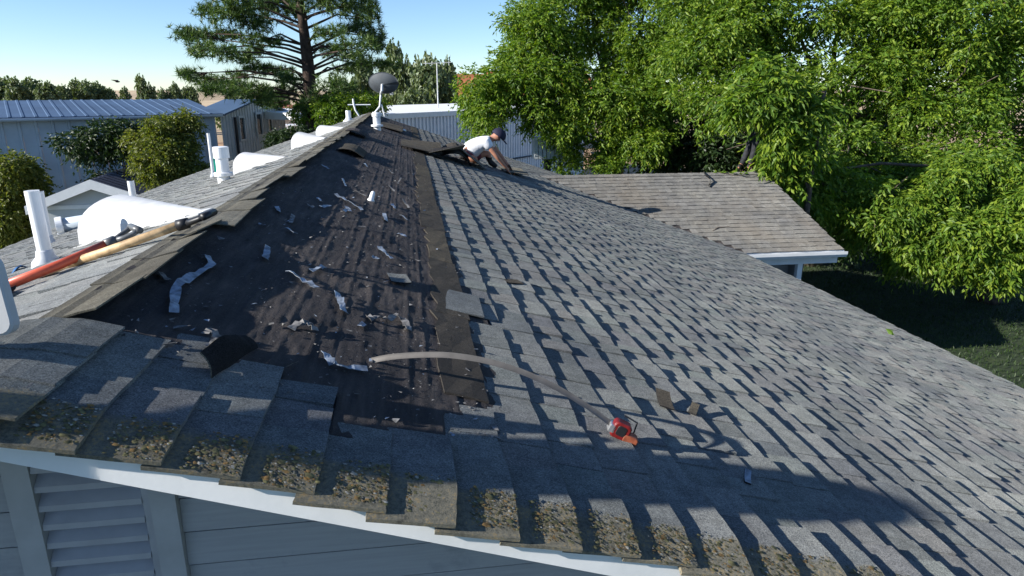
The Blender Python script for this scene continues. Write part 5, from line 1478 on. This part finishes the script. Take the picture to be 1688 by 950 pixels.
# pine
pb = PY(512, 215, 25.0); pb[2] = 0
pine = empty("pine_tree", pb, "tall dark pine tree with spreading limbs behind the ridge", "tree")
tk = [pb, PY(514, 200, 25), PY(511, 150, 25), PY(507, 100, 25), PY(502, 60, 25), PY(497, 20, 25), PY(492, -30, 25), PY(490, -90, 25)]
MB().tube(tk, [.30, .27, .22, .20, .17, .14, .10, .05], 12).build("trunk", 'pinebark', pine, True)
def tkat(py): 
    ys = [200, 150, 100, 60, 20, -30, -90]; xs = [514, 511, 507, 502, 497, 492, 490]
    return PY(float(np.interp(-py, [-v for v in ys], xs)), py, 25)
cl = [(312, 55, 26, 9), (335, 62, 30, 10), (370, 58, 26, 10), (330, 82, 24, 10), (365, 85, 28, 9), (395, 95, 26, 8), (345, 18, 20, 16), (380, 22, 32, 16), (415, 40, 30, 14), (400, 5, 36, 14), (440, 10, 28, 18), (430, 68, 30, 9), (310, 122, 18, 8), (335, 132, 24, 8), (365, 140, 30, 10), (400, 150, 34, 12), (350, 150, 26, 8), (430, 158, 26, 12), (425, 112, 22, 7), (455, 117, 28, 8), (470, 128, 20, 8), (480, 150, 24, 12), (455, 170, 24, 9),
      (550, 85, 30, 12), (585, 80, 30, 12), (612, 60, 22, 16), (622, 72, 16, 12), (600, 30, 24, 16), (575, 10, 30, 14), (610, 12, 16, 16), (540, 5, 26, 14), (545, 55, 22, 9), (600, 108, 26, 7), (565, 116, 20, 6), (635, 107, 22, 6), (555, 140, 26, 10), (525, 165, 26, 12), (505, 178, 22, 9), (560, 155, 24, 9), (545, 172, 22, 9), (480, 15, 24, 20), (505, -15, 40, 24), (450, -25, 50, 26), (560, -30, 40, 24), (395, 125, 22, 8), (590, 98, 20, 7), (585, 50, 22, 10), (420, 84, 18, 7)]
r = np.random.default_rng(77)
lm = MB(); Vn = []; Tn = []
cnt = 0
for i, (x_, y_, rx, ry_) in enumerate(cl):
    Yd = 25 + r.uniform(-2.2, 2.2) * min(1, abs(x_ - 505) / 60 + .45)
    c = PY(x_, y_, Yd); sc_ = 26 / FPX
    st = tkat(min(190, y_ + r.uniform(8, 30)))
    mid = st * .45 + c * .55 + np.array([0, 0, r.uniform(.05, .35)])
    q1_ = st * .8 + c * .2 + np.array([0, 0, .1])
    lm.tube([st, q1_, mid, c], [.05, .042, .03, .01], 6, False)
    nt_ = int(16 + rx * ry_ * .165)
    cen = c + np.clip(r.normal(size=(nt_, 3)) * .48, -.95, .95) * np.array([rx * sc_, rx * sc_ * .9, ry_ * sc_ * 1.05])
    for k in range(min(6, nt_)):
        lm.tube([mid * .35 + c * .65, cen[k]], [.02, .008], 4, False)
    nn = 20
    dirs = r.normal(size=(nt_, nn, 3)) * .8 + np.array([0, 0, .35]); dirs /= np.linalg.norm(dirs, axis=2, keepdims=True)
    ln_ = r.uniform(.14, .27, (nt_, nn, 1))
    w = np.cross(dirs, r.normal(size=(nt_, nn, 3))); w /= np.linalg.norm(w, axis=2, keepdims=True)
    a = cen[:, None, :] - w * .012; b_ = cen[:, None, :] + w * .012; t_ = cen[:, None, :] + dirs * ln_
    V = np.stack([np.broadcast_to(a, t_.shape), np.broadcast_to(b_, t_.shape), t_], 2).reshape(-1, 3)
    Vn.append(V); bb = cnt + np.arange(len(V) // 3) * 3; Tn.append(np.stack([bb, bb + 1, bb + 2], 1)); cnt += len(V)
lm.build("limbs", 'pinebark', pine, True)
npmesh("crown", np.concatenate(Vn), None, np.concatenate(Tn), 'needle', pine)
adopt(pine)

# far trees: a few shapes, copied as individuals
protos = []
for s in range(4):
    r = random.Random(200 + s)
    bl = []
    for k in range(9):
        a = r.uniform(0, 6.28); q = r.uniform(0, 1.5)
        bl.append((q * math.cos(a), q * math.sin(a), 2.4 + r.uniform(-1.0, 2.2), r.uniform(.8, 1.4), r.uniform(.8, 1.4), r.uniform(.6, 1.1)))
    V, Tn = crown(bl, 2300, 4, .34, .22, 300 + s, .35, 2.2, .2)
    me = npmesh("tmp", V, None, Tn, 'leaf_far'); mm = me.data; bpy.data.objects.remove(me); mm.name = "far_crown"
    t = MB().tube([(0, 0, -.3), (.1, 0, 1.2), (0, .1, 2.6)], [.22, .17, .1], 8).build("tmp", 'bark'); tm = t.data; bpy.data.objects.remove(t); tm.name = "far_trunk"
    protos.append((mm, tm))
far = []
def far_tree(pxx, top_py, D, wpx, label, s, rot, group):
    base = PD(pxx, 200, D); base[2] = 0
    top = PD(pxx, top_py, D)[2]; hgt = max(2.5, top)
    o = empty("far_tree", base, label, "tree", group); o.rotation_euler = (0, 0, rot)
    sc_xy = (wpx * D / FPX) / 4.6; o.scale = (sc_xy, sc_xy, hgt / 4.6)
    link(bpy.data.objects.new("crown", protos[s % 4][0]), o); link(bpy.data.objects.new("trunk", protos[s % 4][1]), o)
GL = "trees on the far skyline at left"
skyl = [(5, 135, 95, 55), (38, 142, 92, 45), (66, 134, 96, 48), (88, 141, 90, 38), (108, 147, 92, 34), (128, 143, 95, 36), (152, 138, 93, 46), (168, 141, 97, 34), (186, 151, 92, 32), (204, 154, 95, 28), (-25, 132, 98, 50)]
for i, (x_, y_, D, w) in enumerate(skyl):
    lb = ["tall round skyline tree at the left picture edge", "second skyline tree from the left picture edge", "skyline tree with the highest crown above the blue roof", "narrow skyline tree just right of the highest crown", "low dark skyline tree in the middle of the left row", "skyline tree left of the broadest crown", "broadest round skyline tree above the blue roof", "skyline tree merging with the right side of the broadest crown", "second last low skyline tree of the left row", "last and lowest skyline tree of the left row before the open field", "skyline tree cut off by the left picture edge"][i]
    far_tree(x_, y_, D, w, lb, i, i * 1.7, GL)
far_tree(252, 137, 85, 32, "pale lone distant tree above the blue roof left of the pine", 1, .4, None)
far_tree(275, 150, 88, 26, "low distant bush right of the pale lone tree", 2, 1.4, None)
far_tree(296, 142, 88, 26, "thin distant tree touching the left pine branches", 3, 2.4, None)
far_tree(320, 148, 84, 30, "distant tree half behind the lower left pine branches", 0, .9, None)
GM = "trees behind the satellite dish"
for i, (x_, y_, D, w, lb) in enumerate([(672, 94, 52, 62, "tall dark green tree right behind the satellite dish"), (712, 100, 49, 78, "broad olive tree behind the antenna mast"), (738, 106, 54, 50, "dark green tree left of the orange roof"),
        (640, 120, 56, 60, "green tree behind the left rim of the dish"), (590, 118, 58, 60, "green tree between pine and dish"), (560, 130, 56, 50, "olive tree just right of the pine trunk"), (768, 128, 64, 40, "small dark tree directly left of the orange roof house"), (612, 112, 62, 46, "dark tree seen between pine branch and dish")]):
    far_tree(x_, y_, D, w, lb, i + 1, i * 2.1, GM)
far_tree(690, 150, 46, 70, "low dark hedge bush under the broad olive tree", 2, .5, None)
far_tree(400, 148, 70, 60, "distant tree behind the lower pine boughs", 0, .5, None)
far_tree(450, 150, 72, 60, "distant tree left of the pine trunk behind the boughs", 3, 1.5, None)

# twig with leaves lying on the wing ridge
tw = [PWg(1185, 284, .02), PWg(1195, 286, .03), PWg(1210, 289, .025), PWg(1224, 290, .02)]
br = empty("fallen_branch", tw[0], "small fallen leafy branch on the wing roof ridge", "branch")
MB().tube(tw, [.006, .008, .006, .004], 6).build("stem", 'bark', br)
r = np.random.default_rng(9); C = np.array([tw[i % 4] for i in range(26)]) + r.normal(size=(26, 3)) * .04; C[:, 2] = np.abs(C[:, 2] - tw[0][2]) * .4 + tw[0][2] - .01
V, Tn_ = leaves(C, r.normal(size=(26, 3)) * np.array([1, 1, .3]), .10, .05, 10, .05)
npmesh("leaf_spray", V, None, Tn_, 'leaf', br); adopt(br)
lp = PR(1470, 553, .02)
V, Tn_ = leaves(np.array([lp, lp + np.array([.03, 0, 0])]), np.array([[.6, .8, .3], [-.2, .9, .4]]), .12, .06, 3, .0)
tag(npmesh("fallen_leaf", V, None, Tn_, 'leaf'), "lone yellow green leaf near the right eave of the roof", "leaf")

# lawn blades on the strip that shows right of the eave
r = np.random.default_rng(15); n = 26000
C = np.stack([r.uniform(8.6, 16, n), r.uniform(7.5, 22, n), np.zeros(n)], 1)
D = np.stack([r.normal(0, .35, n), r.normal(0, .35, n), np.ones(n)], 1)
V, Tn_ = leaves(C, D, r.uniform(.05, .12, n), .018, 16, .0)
stuff(npmesh("lawn_grass", V, None, Tn_, 'leaf_dark'))  # dark leaf colour carries the lawn's shade into the blades
bpy.context.view_layer.update()
